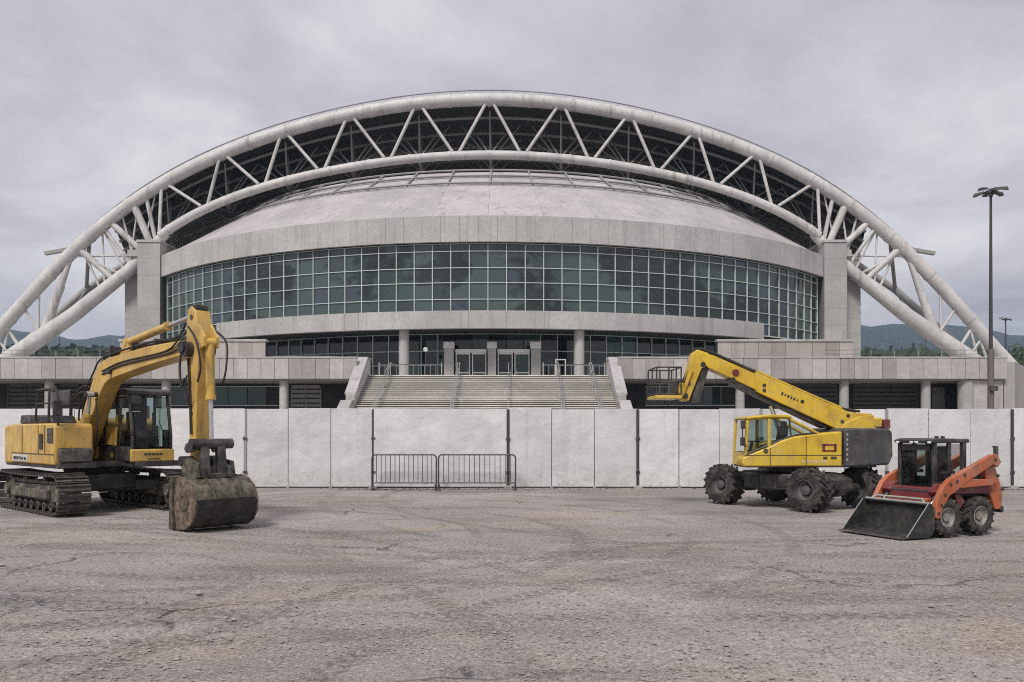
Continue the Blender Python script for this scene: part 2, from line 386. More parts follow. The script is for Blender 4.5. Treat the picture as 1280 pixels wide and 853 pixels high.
# ------------------------------------------------------------------ mesh helpers
class G:
    def __init__(s): s.v = []; s.f = []
    def add(s, verts, faces, mat=None):
        o = len(s.v)
        if mat is not None: verts = [mat @ Vector(v) for v in verts]
        s.v += [tuple(v) for v in verts]
        s.f += [tuple(i + o for i in f) for f in faces]
        return s
    def box(s, c, d, rot=None):
        x, y, z = (k / 2 for k in d)
        vs = [(a, b, e_) for a in (-x, x) for b in (-y, y) for e_ in (-z, z)]
        fs = [(0, 1, 3, 2), (4, 6, 7, 5), (0, 4, 5, 1), (2, 3, 7, 6), (0, 2, 6, 4), (1, 5, 7, 3)]
        m = Matrix.Translation(c)
        if rot is not None: m = m @ rot
        return s.add(vs, fs, m)
    def bx(s, x0, x1, y0, y1, z0, z1):
        return s.box(((x0 + x1) / 2, (y0 + y1) / 2, (z0 + z1) / 2), (x1 - x0, y1 - y0, z1 - z0))
    def prism(s, poly, a, b, plane='xz'):
        """polygon in a plane, swept from a to b along the third axis"""
        def mk(p, k):
            if plane == 'xz': return (p[0], k, p[1])
            if plane == 'yz': return (k, p[0], p[1])
            return (p[0], p[1], k)
        n = len(poly)
        vs = [mk(p, a) for p in poly] + [mk(p, b) for p in poly]
        fs = [tuple(range(n)), tuple(range(2 * n - 1, n - 1, -1))]
        fs += [(i, (i + 1) % n, n + (i + 1) % n, n + i) for i in range(n)]
        return s.add(vs, fs)
    def tube(s, pts, r, n=10, caps=True, closed=False):
        pts = [Vector(p) for p in pts]; m = len(pts)
        rs = r if isinstance(r, (list, tuple)) else [r] * m
        vs = []; up = None
        for i, p in enumerate(pts):
            if closed: d = pts[(i + 1) % m] - pts[i - 1]
            else: d = pts[min(i + 1, m - 1)] - pts[max(i - 1, 0)]
            d = d.normalized() if d.length > 1e-9 else Vector((0, 0, 1))
            if up is None:
                up = Vector((0, 0, 1)) if abs(d.z) < 0.9 else Vector((1, 0, 0))
            u = d.cross(up)
            if u.length < 1e-6: u = d.cross(Vector((0.3, 1, 0.2)))
            u.normalize(); w = u.cross(d).normalized(); up = w
            for k in range(n):
                a = 2 * PI * k / n
                vs.append(p + (u * math.cos(a) + w * math.sin(a)) * rs[i])
        fs = []
        for i in range(m if closed else m - 1):
            j = (i + 1) % m
            for k in range(n):
                fs.append((i * n + k, i * n + (k + 1) % n, j * n + (k + 1) % n, j * n + k))
        if caps and not closed:
            fs.append(tuple(range(n - 1, -1, -1))); fs.append(tuple((m - 1) * n + k for k in range(n)))
        return s.add(vs, fs)
    def cyl(s, a, b, r, r2=None, n=12):
        return s.tube([a, b], [r, r if r2 is None else r2], n)
    def lathe(s, prof, n=28, axis='y', c=(0, 0, 0), closed=True):
        m = len(prof); vs = []
        for k in range(n):
            a = 2 * PI * k / n
            for (r, h) in prof:
                if axis == 'y': vs.append((c[0] + r * math.cos(a), c[1] + h, c[2] + r * math.sin(a)))
                else: vs.append((c[0] + r * math.cos(a), c[1] + r * math.sin(a), c[2] + h))
        fs = []
        for k in range(n):
            k2 = (k + 1) % n
            for i in range(m if closed else m - 1):
                j = (i + 1) % m
                fs.append((k * m + i, k * m + j, k2 * m + j, k2 * m + i))
        return s.add(vs, fs)
    def mesh(s, name, mat, smooth=True, ang=35, merge=False):
        me = bpy.data.meshes.new(name)
        me.from_pydata(s.v, [], s.f)
        bm = bmesh.new(); bm.from_mesh(me)
        if merge: bmesh.ops.remove_doubles(bm, verts=bm.verts, dist=1e-5)
        bmesh.ops.recalc_face_normals(bm, faces=bm.faces)
        bm.to_mesh(me); bm.free()
        if smooth:
            me.shade_smooth()
            me.set_sharp_from_angle(angle=R(ang))
        if mat is not None: me.materials.append(mat)
        return me
    def build(s, name, mat, parent=None, loc=None, bev=0.0, smooth=True, ang=35, rz=None, merge=False):
        o = bpy.data.objects.new(name, s.mesh(name, M[mat] if isinstance(mat, str) else mat, smooth, ang, merge))
        COL.objects.link(o)
        if parent is not None: o.parent = parent
        if loc is not None: o.location = loc
        if rz is not None: o.rotation_euler[2] = rz
        if bev > 0:
            b = o.modifiers.new('bevel', 'BEVEL'); b.width = bev; b.segments = 2
            b.limit_method = 'ANGLE'; b.angle_limit = R(40)
        return o

def inst(name, me, parent=None, loc=(0, 0, 0), rot=(0, 0, 0), scale=None):
    o = bpy.data.objects.new(name, me); COL.objects.link(o)
    o.parent = parent; o.location = loc; o.rotation_euler = rot
    if scale: o.scale = scale
    return o

def tag(o, label=None, cat=None, group=None, kind=None):
    if label: o['label'] = label
    if cat: o['category'] = cat
    if group: o['group'] = group
    if kind: o['kind'] = kind
    return o

def thing(name, label, cat, loc=(0, 0, 0), rz=0.0, group=None):
    o = bpy.data.objects.new(name, None); COL.objects.link(o)
    o.empty_display_size = 0.5
    o.location = loc; o.rotation_euler = (0, 0, rz)
    return tag(o, label, cat, group)

def neg(o): return (-o.location[0], -o.location[1], -o.location[2])
def at(px, py, Y):
    """a point of the place seen in direction (px, py) at distance Y, in metres"""
    return ((px - 640) * Y / 1000.0, Y, EYE + (540 - py) * Y / 1000.0)

# ================================================================== GROUND
def ground():
    xs = sorted(set([-3000, -1200, -500, -200, -100, -60] + [round(-40 + 0.5 * i, 2) for i in range(161)] + [60, 100, 200, 500, 1200, 3000]))
    ys = sorted(set([-400, -100, -30, -10] + [round(0 + 0.4 * i, 2) for i in range(80)] + [36, 45, 60, 90, 150, 300, 700, 1500, 3200]))
    rng = random.Random(3)
    ph = [(rng.uniform(.25, 1.3), rng.uniform(.25, 1.3), rng.uniform(0, 6.28), rng.uniform(.002, .007)) for _ in range(10)]
    g = G()
    for y in ys:
        for x in xs:
            z = 0.0
            if abs(x) < 40 and 0 < y < 31:
                z = sum(a * math.sin(kx * x + ky * y + p) for kx, ky, p, a in ph)
                z *= min(1, (40 - abs(x)) / 4, (31 - y) / 4)
            g.v.append((x, y, z - 0.012))
    n = len(xs)
    for j in range(len(ys) - 1):
        for i in range(n - 1):
            g.f.append((j * n + i, j * n + i + 1, (j + 1) * n + i + 1, (j + 1) * n + i))
    return tag(g.build('ground', 'ground', smooth=True, ang=80), 'dusty grey brown yard surface with tyre tracks', None, None, 'structure')
ground()

def gravel():
    rng = random.Random(11); g = G()
    base = [(1, 0, 0), (0, 1, 0), (-1, 0, 0), (0, -1, 0), (0, 0, 0.7), (0, 0, -0.5)]
    fs = [(0, 1, 4), (1, 2, 4), (2, 3, 4), (3, 0, 4), (1, 0, 5), (2, 1, 5), (3, 2, 5), (0, 3, 5)]
    for i in range(16000):
        y = 4.6 + 20.5 * rng.random() ** 1.7
        x = rng.uniform(-0.72, 0.72) * y
        s = rng.choice((.007, .008, .010, .012, .016)) * rng.uniform(.7, 1.4)
        if rng.random() < 0.004: s *= 2.6
        a = rng.uniform(0, 6.28); ca, sa = math.cos(a), math.sin(a); k = rng.uniform(.6, 1.4)
        g.add([(x + s * (vx * ca * k - vy * sa), y + s * (vx * sa * k + vy * ca), 0.002 + s * vz * rng.uniform(.6, 1)) for vx, vy, vz in base], fs)
    for i in range(5200):
        y = 26.05 - abs(rng.gauss(0, .28)); x = rng.uniform(-17.5, 17.5)
        s = rng.choice((.012, .016, .022, .03)) * rng.uniform(.7, 1.3)
        a = rng.uniform(0, 6.28); ca, sa = math.cos(a), math.sin(a)
        g.add([(x + s * (vx * ca * 1.3 - vy * sa), y + s * (vx * sa * 1.3 + vy * ca), 0.004 + s * vz) for vx, vy, vz in base], fs)
    tag(g.build('gravel', 'stone', smooth=False), 'loose grit and small stones scattered over the yard', 'gravel', None, 'stuff')
gravel()

# ================================================================== HILLS, FAR WOOD, FAR HOUSES
def hills():
    g = G()
    cols, rows = 150, 14
    rng = random.Random(5)
    for j in range(rows):
        d = 900 + 70 * j
        for i in range(cols):
            a = R(-48 + 96 * i / (cols - 1))
            x, y = d * math.tan(a), d
            k = j / (rows - 1)
            ridge = 0.128 + 0.007 * math.sin(a * 6.0 + 1.0) + 0.006 * math.sin(a * 17 + .4) + 0.003 * math.sin(a * 41)
            z = math.sin(k * PI * 0.5) ** 1.2 * ridge * (900 + 70 * (rows - 1)) + rng.uniform(-5, 5) * k
            g.v.append((x, y, z if j else -5))
    for j in range(rows - 1):
        for i in range(cols - 1):
            g.f.append((j * cols + i, j * cols + i + 1, (j + 1) * cols + i + 1, (j + 1) * cols + i))
    tag(g.build('hills', 'hill', smooth=True, ang=60), 'wooded hills beyond the arena', None, None, 'structure')
hills()

def tree(loc, h, rad, label, seed, group):
    rng = random.Random(seed)
    t = thing('tree', label, 'tree', loc, 0, group)
    g = G(); g.tube([(0, 0, -.2), (0.1, 0, h * .25), (0, .1, h * .6)], [h * .03, h * .022, h * .01], 7)
    for k in range(5):
        a = rng.uniform(0, 6.28)
        g.tube([(0, 0, h * .3), (rad * .5 * math.cos(a), rad * .5 * math.sin(a), h * .6)], [h * .012, h * .004], 5)
    g.build('trunk', 'bark', t)
    g = G()
    lobes = [(rng.uniform(-.55, .55) * rad, rng.uniform(-.55, .55) * rad, h * rng.uniform(.38, .86), rad * rng.uniform(.35, .6)) for _ in range(13)]
    for (lx, ly, lz, lr) in lobes:
        for _ in range(130):
            v = Vector((rng.gauss(0, 1), rng.gauss(0, 1), rng.gauss(0, 1))).normalized() * lr * rng.uniform(.65, 1.05)
            p = Vector((lx, ly, lz)) + v
            s_ = rng.uniform(.16, .34)
            u = Vector((rng.gauss(0, 1), rng.gauss(0, 1), rng.gauss(0, 1))).normalized()
            w = u.orthogonal().normalized()
            g.add([p + u * s_, p + w * s_ * .7, p - u * s_, p - w * s_ * .7], [(0, 1, 2, 3)])
    g.build('crown', 'leaf', t, smooth=False)
    return t
tree_spots = [(74.0, 119, 15.5, 5.2), (79.0, 116, 16.5, 5.2), (84.0, 132, 17.0, 6)]
names_ = ['dark green tree beyond the terrace end, beside the small lamp', 'dark green tree cut off by the right edge of the view',
          'taller dark tree standing behind the two others right of the terrace']
for i, (x, y, h, r_) in enumerate(tree_spots):
    tree((x, y, 0), h, r_, names_[i], 40 + i, 'trees beyond the right end of the terrace')

def far_wood():
    rng = random.Random(9); g = G()
    def tuft(x, y, h):
        for _ in range(70):
            p = Vector((x + rng.gauss(0, h * .25), y + rng.gauss(0, h * .2), h * rng.uniform(.1, 1)))
            u = Vector((rng.gauss(0, 1), rng.gauss(0, 1), rng.gauss(0, 1))).normalized()
            w = u.orthogonal().normalized(); s_ = h * .05
            g.add([p + u * s_, p + w * s_, p - u * s_, p - w * s_], [(0, 1, 2, 3)])
    for i in range(520):
        y = rng.uniform(330, 520); a = rng.choice((-1, 1)) * rng.uniform(.40, .72)
        tuft(a * y, y, y * rng.uniform(.078, .110))
    tag(g.build('distant_wood', 'leaf', smooth=False), 'dark band of distant trees at the foot of the hills', 'wood', None, 'stuff')
far_wood()

# ================================================================== ARENA
CX, CY, RAD = -2.1, 116.6, 46.6
ZT = 6.1                                 # terrace level
arena = thing('arena_building', 'round grey concrete arena with a tall curved green glass front', 'building', (CX, CY, ZT))
AO = neg(arena)
def ring(r, t): return (CX + r * math.sin(t), CY - r * math.cos(t))
def sector(g, r0, r1, t0, t1, z0, z1, n=2):
    """curved block between two radii, two angles and two heights"""
    vs = []
    for i in range(n + 1):
        t = t0 + (t1 - t0) * i / n
        for r in (r0, r1):
            x, y = ring(r, t)
            vs += [(x, y, z0), (x, y, z1)]
    fs = []
    for i in range(n):
        a, b = i * 4, (i + 1) * 4
        fs += [(a, b, b + 1, a + 1), (a + 2, a + 3, b + 3, b + 2), (a + 1, b + 1, b + 3, a + 3), (a, a + 2, b + 2, b)]
    fs += [(0, 1, 3, 2), (n * 4, n * 4 + 2, n * 4 + 3, n * 4 + 1)]
    g.add(vs, fs); return g

BAY = R(2.0); NB = 48; T0 = -BAY * NB / 2
ROWS = [12.4, 13.45, 14.9, 16.2, 17.65, 18.3]
# solid core behind everything
g = G(); sector(g, 30, RAD - 0.5, R(-60), R(60), 10.9, 18.4, 60)
g.build('core_wall', 'dark_recess', arena, AO)
g = G(); sector(g, 30, RAD - 3.9, R(-60), R(60), ZT - .05, 10.8, 60)
g.build('inner_wall', 'dark_recess', arena, AO)
# upper curtain wall: frame of mullions and transoms, one pane per opening
g = G()
for i in range(NB + 1):
    t = T0 + BAY * i
    low = 11.2 if (t < R(-33.5) or t > R(33.5)) else 12.4
    x, y = ring(RAD + 0.03, t)
    g.box((x, y, (low + 18.3) / 2), (0.07, 0.2, 18.3 - low), Matrix.Rotation(t, 4, 'Z'))
for z in ROWS:
    sector(g, RAD - 0.08, RAD + 0.10, T0, -T0, z - 0.03, z + 0.03, NB)
for sgn in (-1, 1):
    a, b = sorted((sgn * R(34), sgn * R(48)))
    sector(g, RAD - 0.08, RAD + 0.10, a, b, 11.2, 11.3, 7)
cw = g.build('curtain_wall_frame', 'mullion', arena, AO)
rng = random.Random(21)
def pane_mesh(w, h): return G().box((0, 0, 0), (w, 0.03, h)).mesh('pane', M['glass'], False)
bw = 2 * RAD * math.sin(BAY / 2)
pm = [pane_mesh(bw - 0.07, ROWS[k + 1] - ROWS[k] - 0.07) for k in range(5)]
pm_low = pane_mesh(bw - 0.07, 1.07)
for i in range(NB):
    t = T0 + BAY * (i + .5)
    x, y = ring(RAD * math.cos(BAY / 2) - 0.02, t)
    for k in range(5):
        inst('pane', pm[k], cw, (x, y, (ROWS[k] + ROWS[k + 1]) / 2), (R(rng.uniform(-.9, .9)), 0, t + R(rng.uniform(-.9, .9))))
    if abs(t) > R(34):
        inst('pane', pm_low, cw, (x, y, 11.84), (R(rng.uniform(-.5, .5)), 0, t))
# fascia above the glass, in panels
g = G(); sector(g, RAD - 2, RAD + 0.35, R(-52), R(52), 18.42, 20.5, 104)
fas = g.build('fascia', 'dark_recess', arena, AO)
for i in range(51):
    t0 = R(-51) + R(2) * i
    g = G(); sector(g, RAD + 0.30, RAD + 0.62, t0 + R(.012), t0 + R(1.988), 18.36, 20.62, 2)
    g.build('fascia_panel', 'concrete', fas)
# projecting band below the glass
g = G(); sector(g, RAD - 4, RAD + 0.25, R(-33.8), R(33.8), 10.98, 12.2, 68)
band = g.build('balcony_band', 'dark_recess', arena, AO)
for i in range(17):
    t0 = R(-34) + R(4) * i
    g = G(); sector(g, RAD + 0.18, RAD + 0.75, t0 + R(.012), t0 + R(3.988), 10.82, 12.36, 4)
    g.build('band_panel', 'concrete', band)
# pale conical roof with standing seams, then the flat crown
RS = 24
g = G(); sector(g, 20, 35.9, R(-95), R(95), 27.6, 28.0, 90)
dome = g.build('roof_crown', 'roof', arena, AO)
def roof_panel(t0, t1, ra, za, rb, zb):
    g = G(); n = 3; vs = []
    for i in range(n + 1):
        t = t0 + (t1 - t0) * i / n
        xa, ya = ring(ra, t); xb, yb = ring(rb, t)
        vs += [(xa, ya, za), (xb, yb, zb), (xb, yb, zb - .15), (xa, ya, za - .15)]
    fs = []
    for i in range(n):
        a, b = 4 * i, 4 * i + 4
        for q in range(4): fs.append((a + q, b + q, b + (q + 1) % 4, a + (q + 1) % 4))
    fs += [(0, 1, 2, 3), (4 * n, 4 * n + 3, 4 * n + 2, 4 * n + 1)]
    return g.add(vs, fs)
def conez(r): return 20.62 + (RAD + .3 - r) * (27.95 - 20.62) / (RAD + .3 - 36)
for i in range(26):
    t0 = R(-78) + R(6) * i
    for (ra, rb) in ((RAD + .3, 39.6), (39.5, 37.7), (37.6, 36.0)):
        roof_panel(t0 + R(.012), t0 + R(5.988), ra, conez(ra) + (0 if ra > 40 else .06), rb, conez(rb) + (0 if ra > 40 else .06)).build('roof_panel', 'roof', dome)
g = G()
for i in range(27):
    t = R(-78) + R(6) * i
    a, b = ring(39.5, t), ring(36.0, t)
    g.tube([(a[0], a[1], conez(39.5) + .25), (b[0], b[1], conez(36) + .25)], .09, 6)
for r_ in (39.5, 37.6, 36.0):
    g.tube([(*ring(r_, R(-78 + 3 * k)), conez(r_) + .28) for k in range(53)], .10, 6)
g.build('roof_rib', 'steel_dull', dome)
# corner piers clad with big slabs: a tall inner block and a set-back outer block
for sgn in (-1, 1):
    def span(u, v): return sorted((CX + sgn * u, CX + sgn * v))
    pr = None
    for (u, v, yf, top) in ((35.3, 37.7, 85.0, 22.0), (37.72, 40.1, 87.2, 20.6)):
        xa, xb = span(u, v)
        blk_ = G().bx(xa + .08, xb - .08, yf + .3, 100, ZT - .05, top - .1)
        pr = blk_.build('pier', 'dark_recess', arena, AO)
        rows = 9; hh = (top - ZT) / rows
        for k in range(rows):
            z0, z1 = ZT + k * hh + .006, ZT + (k + 1) * hh - .006
            G().bx(xa, xb, yf, yf + .4, z0, z1).build('wall_slab', 'pier', pr)
            for q in range(3):
                ya, yb = yf + .41 + q * 4.2, yf + .41 + (q + 1) * 4.2 - .012
                if u > 36: xs_ = xb if sgn > 0 else xa; G().bx(min(xs_, xs_ - sgn * .2), max(xs_, xs_ - sgn * .2), ya, yb, z0, z1).build('wall_slab', 'pier', pr)
                else: xi = xa if sgn > 0 else xb; G().bx(min(xi, xi + sgn * .2), max(xi, xi + sgn * .2), ya, yb, z0, z1).build('wall_slab', 'pier', pr)
        G().bx(xa - .1, xb + .1, yf - .1, 100.1, top, top + .25).build('coping', 'concrete', pr)
    for k in range(6):
        xo = CX + sgn * 40.1
        G().bx(min(xo - sgn * .05, xo + sgn * .35), max(xo - sgn * .05, xo + sgn * .35), 87.9, 88.9, 11 + k * .95, 11.3 + k * .95).build('bracket', 'pier', pr)
# ground floor glazing, set back
R2 = RAD - 3.6; B2 = R(2.1)
g = G()
zs = [ZT, 8.0, 9.3, 10.85]
doors_t = R(5.35)
for i in range(-18, 19):
    t = B2 * i
    if abs(t) < R(4.9): continue
    x, y = ring(R2 + .03, t); g.box((x, y, (ZT + 10.85) / 2), (.08, .2, 10.85 - ZT), Matrix.Rotation(t, 4, 'Z'))
for z in zs: sector(g, R2 - .08, R2 + .09, -B2 * 18, B2 * 18, z - .035, z + .035, 36)
lf = g.build('ground_floor_frame', 'mullion', arena, AO)
bw2 = 2 * R2 * math.sin(B2 / 2)
lpm = [G().box((0, 0, 0), (bw2 - .07, .03, zs[k + 1] - zs[k] - .06)).mesh('pane', M['glass_low'], False) for k in range(3)]
for i in range(-18, 18):
    t = B2 * (i + .5); x, y = ring(R2 * math.cos(B2 / 2) - .02, t)
    for k in range(3):
        if abs(t) < R(5) and k < 2: continue
        if k == 0 and abs(i + .5) > 8: continue           # behind the terrace parapet
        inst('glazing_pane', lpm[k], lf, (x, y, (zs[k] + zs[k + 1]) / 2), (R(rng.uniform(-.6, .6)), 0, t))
# round columns
for px in (505, 724):
    Y = 71.0; x = (px - 640) * Y / 1000
    G().cyl((x, Y, ZT - .02), (x, Y, 10.9), .46, n=20).build('column', 'concrete', arena, AO)
# entrance portal and double doors
PY = 72.4
def ex(px): return (px - 640) * PY / 1000
for px in (561.5, 615, 669.5):
    w = .85 if px != 615 else .75
    p_ = G().bx(ex(px) - w / 2, ex(px) + w / 2, PY - .4, PY + .3, ZT - .02, 9.35).build('portal_pillar', 'concrete', arena, AO)
    G().bx(ex(px) - w / 2 - .06, ex(px) + w / 2 + .06, PY - .46, PY + .3, 9.36, 9.95).build('capital', 'white_frame', p_)
for (a, b) in ((568.5, 609), (621, 663)):
    mid = (a + b) / 2
    lint = G().bx(ex(a) + .06, ex(b) - .06, PY - .1, PY + .25, 9.0, 9.32).build('lintel', 'white_frame', arena, AO)
    for (c, d) in ((a, mid), (mid, b)):
        xa, xb = ex(c) + .08, ex(d) - .08
        g = G(); g.bx(xa, xa + .09, PY, PY + .12, ZT, 8.98); g.bx(xb - .09, xb, PY, PY + .12, ZT, 8.98)
        g.bx(xa + .09, xb - .09, PY, PY + .12, 8.86, 8.98); g.bx(xa + .09, xb - .09, PY, PY + .12, 7.15, 7.25); g.bx(xa + .09, xb - .09, PY, PY + .12, ZT, ZT + .12)
        d_ = g.build('door', 'white_frame', arena, AO)
        G().bx(xa + .092, xb - .092, PY + .04, PY + .08, 7.252, 8.858).build('glass', 'glass_low', d_)
        G().bx(xa + .092, xb - .092, PY + .04, PY + .08, ZT + .122, 7.148).build('glass', 'glass_low', d_)
        hx = xb - .2 if c == a else xa + .2
        G().tube([(hx, PY - .02, 7.0), (hx, PY - .07, 7.05), (hx, PY - .07, 7.5), (hx, PY - .02, 7.55)], .025, 6).build('handle', 'bright_steel', d_)
# notice stand, small white portal right of the doors
for (px, w, z1) in ((700, .95, 8.35),):
    x = ex(px); g = G()
    g.bx(x - w / 2, x - w / 2 + .1, PY - 1, PY - .85, ZT, z1); g.bx(x + w / 2 - .1, x + w / 2, PY - 1, PY - .85, ZT, z1); g.bx(x - w / 2 + .1, x + w / 2 - .1, PY - 1, PY - .85, z1 - .1, z1)
    tag(g.build('door_frame', 'white_frame'), 'small white freestanding door frame right of the arena entrance', 'frame')
x0, y0 = ex(535), PY - 2
sg = thing('round_sign', 'round white sign on a pole left of the arena entrance', 'sign', (x0, y0, ZT))
G().cyl((0, 0, 0), (0, 0, 3.2), .04, n=8).build('pole', 'galv', sg)
G().cyl((0, -.05, 3.0), (0, -.09, 3.0), .2, n=20).build('disc', 'decal', sg)

# ================================================================== ARCH
AY = 86.0; AXC = (612 - 640) * AY / 1000
ud = np.array([0, 100, 200, 260, 325, 397, 464, 533, 580, 631.]); uy = np.array([126, 131, 148, 165, 190, 224.5, 266.5, 322.5, 380, 434.])
ld = np.array([0, 100, 186, 284, 353, 412.]); ly = np.array([194, 199, 211.5, 234.5, 260.5, 295.])
pu = np.polyfit((ud / 600) ** 2, uy, 4); pl = np.polyfit((ld / 400) ** 2, ly, 3)
def uz(X):
    d = abs(X) / AY * 1000
    if d > 631: return EYE + (540 - 434 - (d - 631) * 1.12) * AY / 1000
    return EYE + (540 - float(np.polyval(pu, (d / 600) ** 2))) * AY / 1000
def lz(X): d = abs(X) / AY * 1000; return EYE + (540 - float(np.polyval(pl, (d / 400) ** 2))) * AY / 1000
def K(d): return d * AY / 1000
arch = thing('roof_arch', 'huge pale tubular steel arch truss spanning over the arena', 'arch', (AXC, AY, ZT))
XO = K(676)
def UP(X, dy=0, dz=0): return (X, dy, uz(X) - ZT + dz)
def LP(X, dy=0, dz=0): return (X, dy, lz(X) - ZT + dz)
g = G(); N = 90
g.tube([UP(-XO + 2 * XO * i / N) for i in range(N + 1)], .66, 18)
uc = g.build('upper_chord', 'steel', arch)
LXE = K(412)
g = G(); g.tube([LP(-LXE + 2 * LXE * i / 60) for i in range(61)], .47, 16)
lc = g.build('lower_chord', 'steel', arch)
for sgn in (-1, 1):
    pts = [(K(405), 0.2, lz(K(405)) - ZT - .1), (K(452), .2, EYE + (540 - 338) * .086 - ZT), (K(520), .1, EYE + (540 - 393) * .086 - ZT), (K(600), 0, EYE + (540 - 449) * .086 - ZT), (K(640), 0, .0)]
    pts[-1] = (K(655), 0, 0.0)
    G().tube([(sgn * p[0], p[1], p[2]) for p in pts], [.50, .66, .78, .92, .98], 18).build('lower_leg', 'steel', arch)
    G().prism([(-2.4, -2), (2.4, -2), (2.4, 2), (-2.4, 2)], -.02, .9, 'xy').build('footing', 'concrete', arch, (sgn * K(664), 0, 0), bev=.05)
    # rear chord and cross bracing of the three-sided leg
    rp = [(K(395), 7, uz(K(400)) - ZT - 1.2), (K(460), 6.5, uz(K(460)) - ZT - 2.6), (K(535), 5, EYE + (540 - 352) * .086 - ZT), (K(615), 2.5, EYE + (540 - 440) * .086 - ZT)]
    def Rr(i, dz=0): p = rp[i]; return (sgn * p[0], p[1], p[2] + dz)
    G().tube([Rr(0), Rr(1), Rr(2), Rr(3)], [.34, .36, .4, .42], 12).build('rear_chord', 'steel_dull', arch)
    def st(a, b, r0, r1=None, mat='steel'): G().cyl(a, b, r0, r1, 12).build('strut', mat, arch)
    def U(d, dy=0): return (sgn * K(d), dy, uz(K(d)) - ZT)
    def A(d, py, dy=0): return (sgn * K(d), dy, EYE + (540 - py) * .086 - ZT)
    def leg0(d): return A(d, float(np.interp(d, [405, 452, 520, 600], [292, 338, 393, 449])), .2)
    st(U(521), A(556, 412, .1), .22, .52)
    st(A(541, 356, 1.2), A(561, 416, .4), .2, .42, 'steel_dull')
    st(U(515), A(472, 349, .3), .40, .30)
    st(A(430, 318, .6), U(527), .12)
    st(leg0(460), U(519), .14)
    st(U(563), leg0(566), .13)
    st(U(430), A(418, 302, .2), .22)
    st(U(446), A(424, 306, .2), .42, .36)
    st(U(476), A(433, 316, .2), .34)
    st(U(470), Rr(1), .2, None, 'steel_dull'); st(U(500), Rr(2), .2, None, 'steel_dull')
    st(A(430, 313, .3), Rr(0), .24, None, 'steel_dull'); st(A(470, 348, .3), Rr(1), .2, None, 'steel_dull')
    st(U(484), leg0(448), .20)
    st(U(585), A(560, 421, .2), .16); st(U(606), A(585, 440, .2), .18); st(U(606), A(624, 452, .2), .16)
    st(U(618), A(600, 446, .2), .14); st(U(598), A(612, 452, .2), .14)
    def leg(d, dy=.2): return A(d, float(np.interp(d, [405, 452, 520, 600], [292, 338, 393, 449])), dy)
    for (a_, b_, r_) in ((418, 436, .09), (440, 452, .10), (462, 444, .12), (486, 456, .11), (486, 482, .10), (512, 486, .13)):
        st(U(a_, .3), leg(b_), r_)
    for (b_, k_) in ((440, 0), (455, 1), (490, 1), (530, 2)):
        st(leg(b_), Rr(k_), .12, None, 'steel_dull')
    # stub beam that sticks out beyond the chord
    G().box((sgn * K(540), .4, uz(K(528)) - ZT + .75), (3.2, .5, .35), Matrix.Rotation(sgn * R(10), 4, 'Y')).build('stub_beam', 'steel_dull', arch)
    # landing on top of the pier
    G().box((sgn * K(442), .4, 20.95 - ZT), (1.3, 2.0, .7)).build('bearing_block', 'concrete', arch)
# bolted flange rings where the chord sections meet
for i in range(25):
    X = -K(600) + 2 * K(600) * i / 24; d_ = Vector((.02, 0, uz(X + .02) - uz(X))).normalized() * .14
    p_ = Vector(UP(X)); G().cyl(p_ - d_, p_ + d_, .715, n=18).build('flange', 'steel', uc)
for i in range(17):
    X = -K(400) + 2 * K(400) * i / 16; d_ = Vector((.02, 0, lz(X + .02) - lz(X))).normalized() * .11
    p_ = Vector(LP(X)); G().cyl(p_ - d_, p_ + d_, .515, n=16).build('flange', 'steel', lc)
# web of the front face
un = [0, 89, 174, 256, 332, 405]; ln = [42, 127, 210, 284, 356, 416]
for sgn in (-1, 1):
    for i in range(6):
        X = sgn * K(un[i]); X2 = sgn * K(ln[i])
        sh = sgn * .35
        if i < 6: G().cyl((X + sh, -.2, uz(X) - ZT - .4), (X2 - sh, -.2, lz(X2) - ZT + .3), .175, n=10).build('web_strut', 'steel', arch)
        if i < 5:
            X3 = sgn * K(un[i + 1])
            G().cyl((X3 - sh, -.2, uz(X3) - ZT - .4), (X2 + sh, -.2, lz(X2) - ZT + .3), .175, n=10).build('web_strut', 'steel', arch)
# maintenance rail along the crown
g = G(); g.tube([UP(-K(560) + 2 * K(560) * i / 70, .3, 1.15) for i in range(71)], .07, 6)
for i in range(71):
    X = -K(560) + 2 * K(560) * i / 70
    g.tube([UP(X, .2, .6), UP(X, .3, 1.15)], .04, 5)
g.build('safety_rail', 'steel_dull', arch)

# canopy roof behind the arch: dark underside, ribs and lattice girders
def cs(dy): return 1 + .42 * dy / 44
def can(X, dy, dz=0): return (X * cs(dy), dy, uz(X) - ZT - .35 + dz)
canopy = thing('canopy_roof', 'dark ribbed canopy roof hung behind the pale arch', 'roof', (AXC, AY, ZT))
XE = K(472)
g = G(); nx, ny = 60, 10; vs = []; fs = []
for k in (0, 1):
    for j in range(ny + 1):
        for i in range(nx + 1):
            X = -XE + 2 * XE * i / nx
            vs.append(can(X, .7 + 43 * j / ny, .55 * k))
W_ = nx + 1; off = W_ * (ny + 1)
for j in range(ny):
    for i in range(nx):
        a = j * W_ + i
        fs += [(a, a + 1, a + 1 + W_, a + W_), (a + off, a + W_ + off, a + 1 + W_ + off, a + 1 + off)]
for i in range(nx):
    fs += [(i, i + off, i + 1 + off, i + 1)]; a = ny * W_ + i; fs += [(a, a + 1, a + 1 + off, a + off)]
for j in range(ny):
    a = j * W_; fs += [(a, a + W_, a + W_ + off, a + off)]; a += nx; fs += [(a, a + off, a + W_ + off, a + W_)]
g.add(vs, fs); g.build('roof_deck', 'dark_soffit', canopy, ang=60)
for j in range(8):
    dy = 3 + j * 4.6
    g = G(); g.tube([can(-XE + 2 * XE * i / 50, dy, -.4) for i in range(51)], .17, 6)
    g.build('purlin', 'steel_dull', canopy)
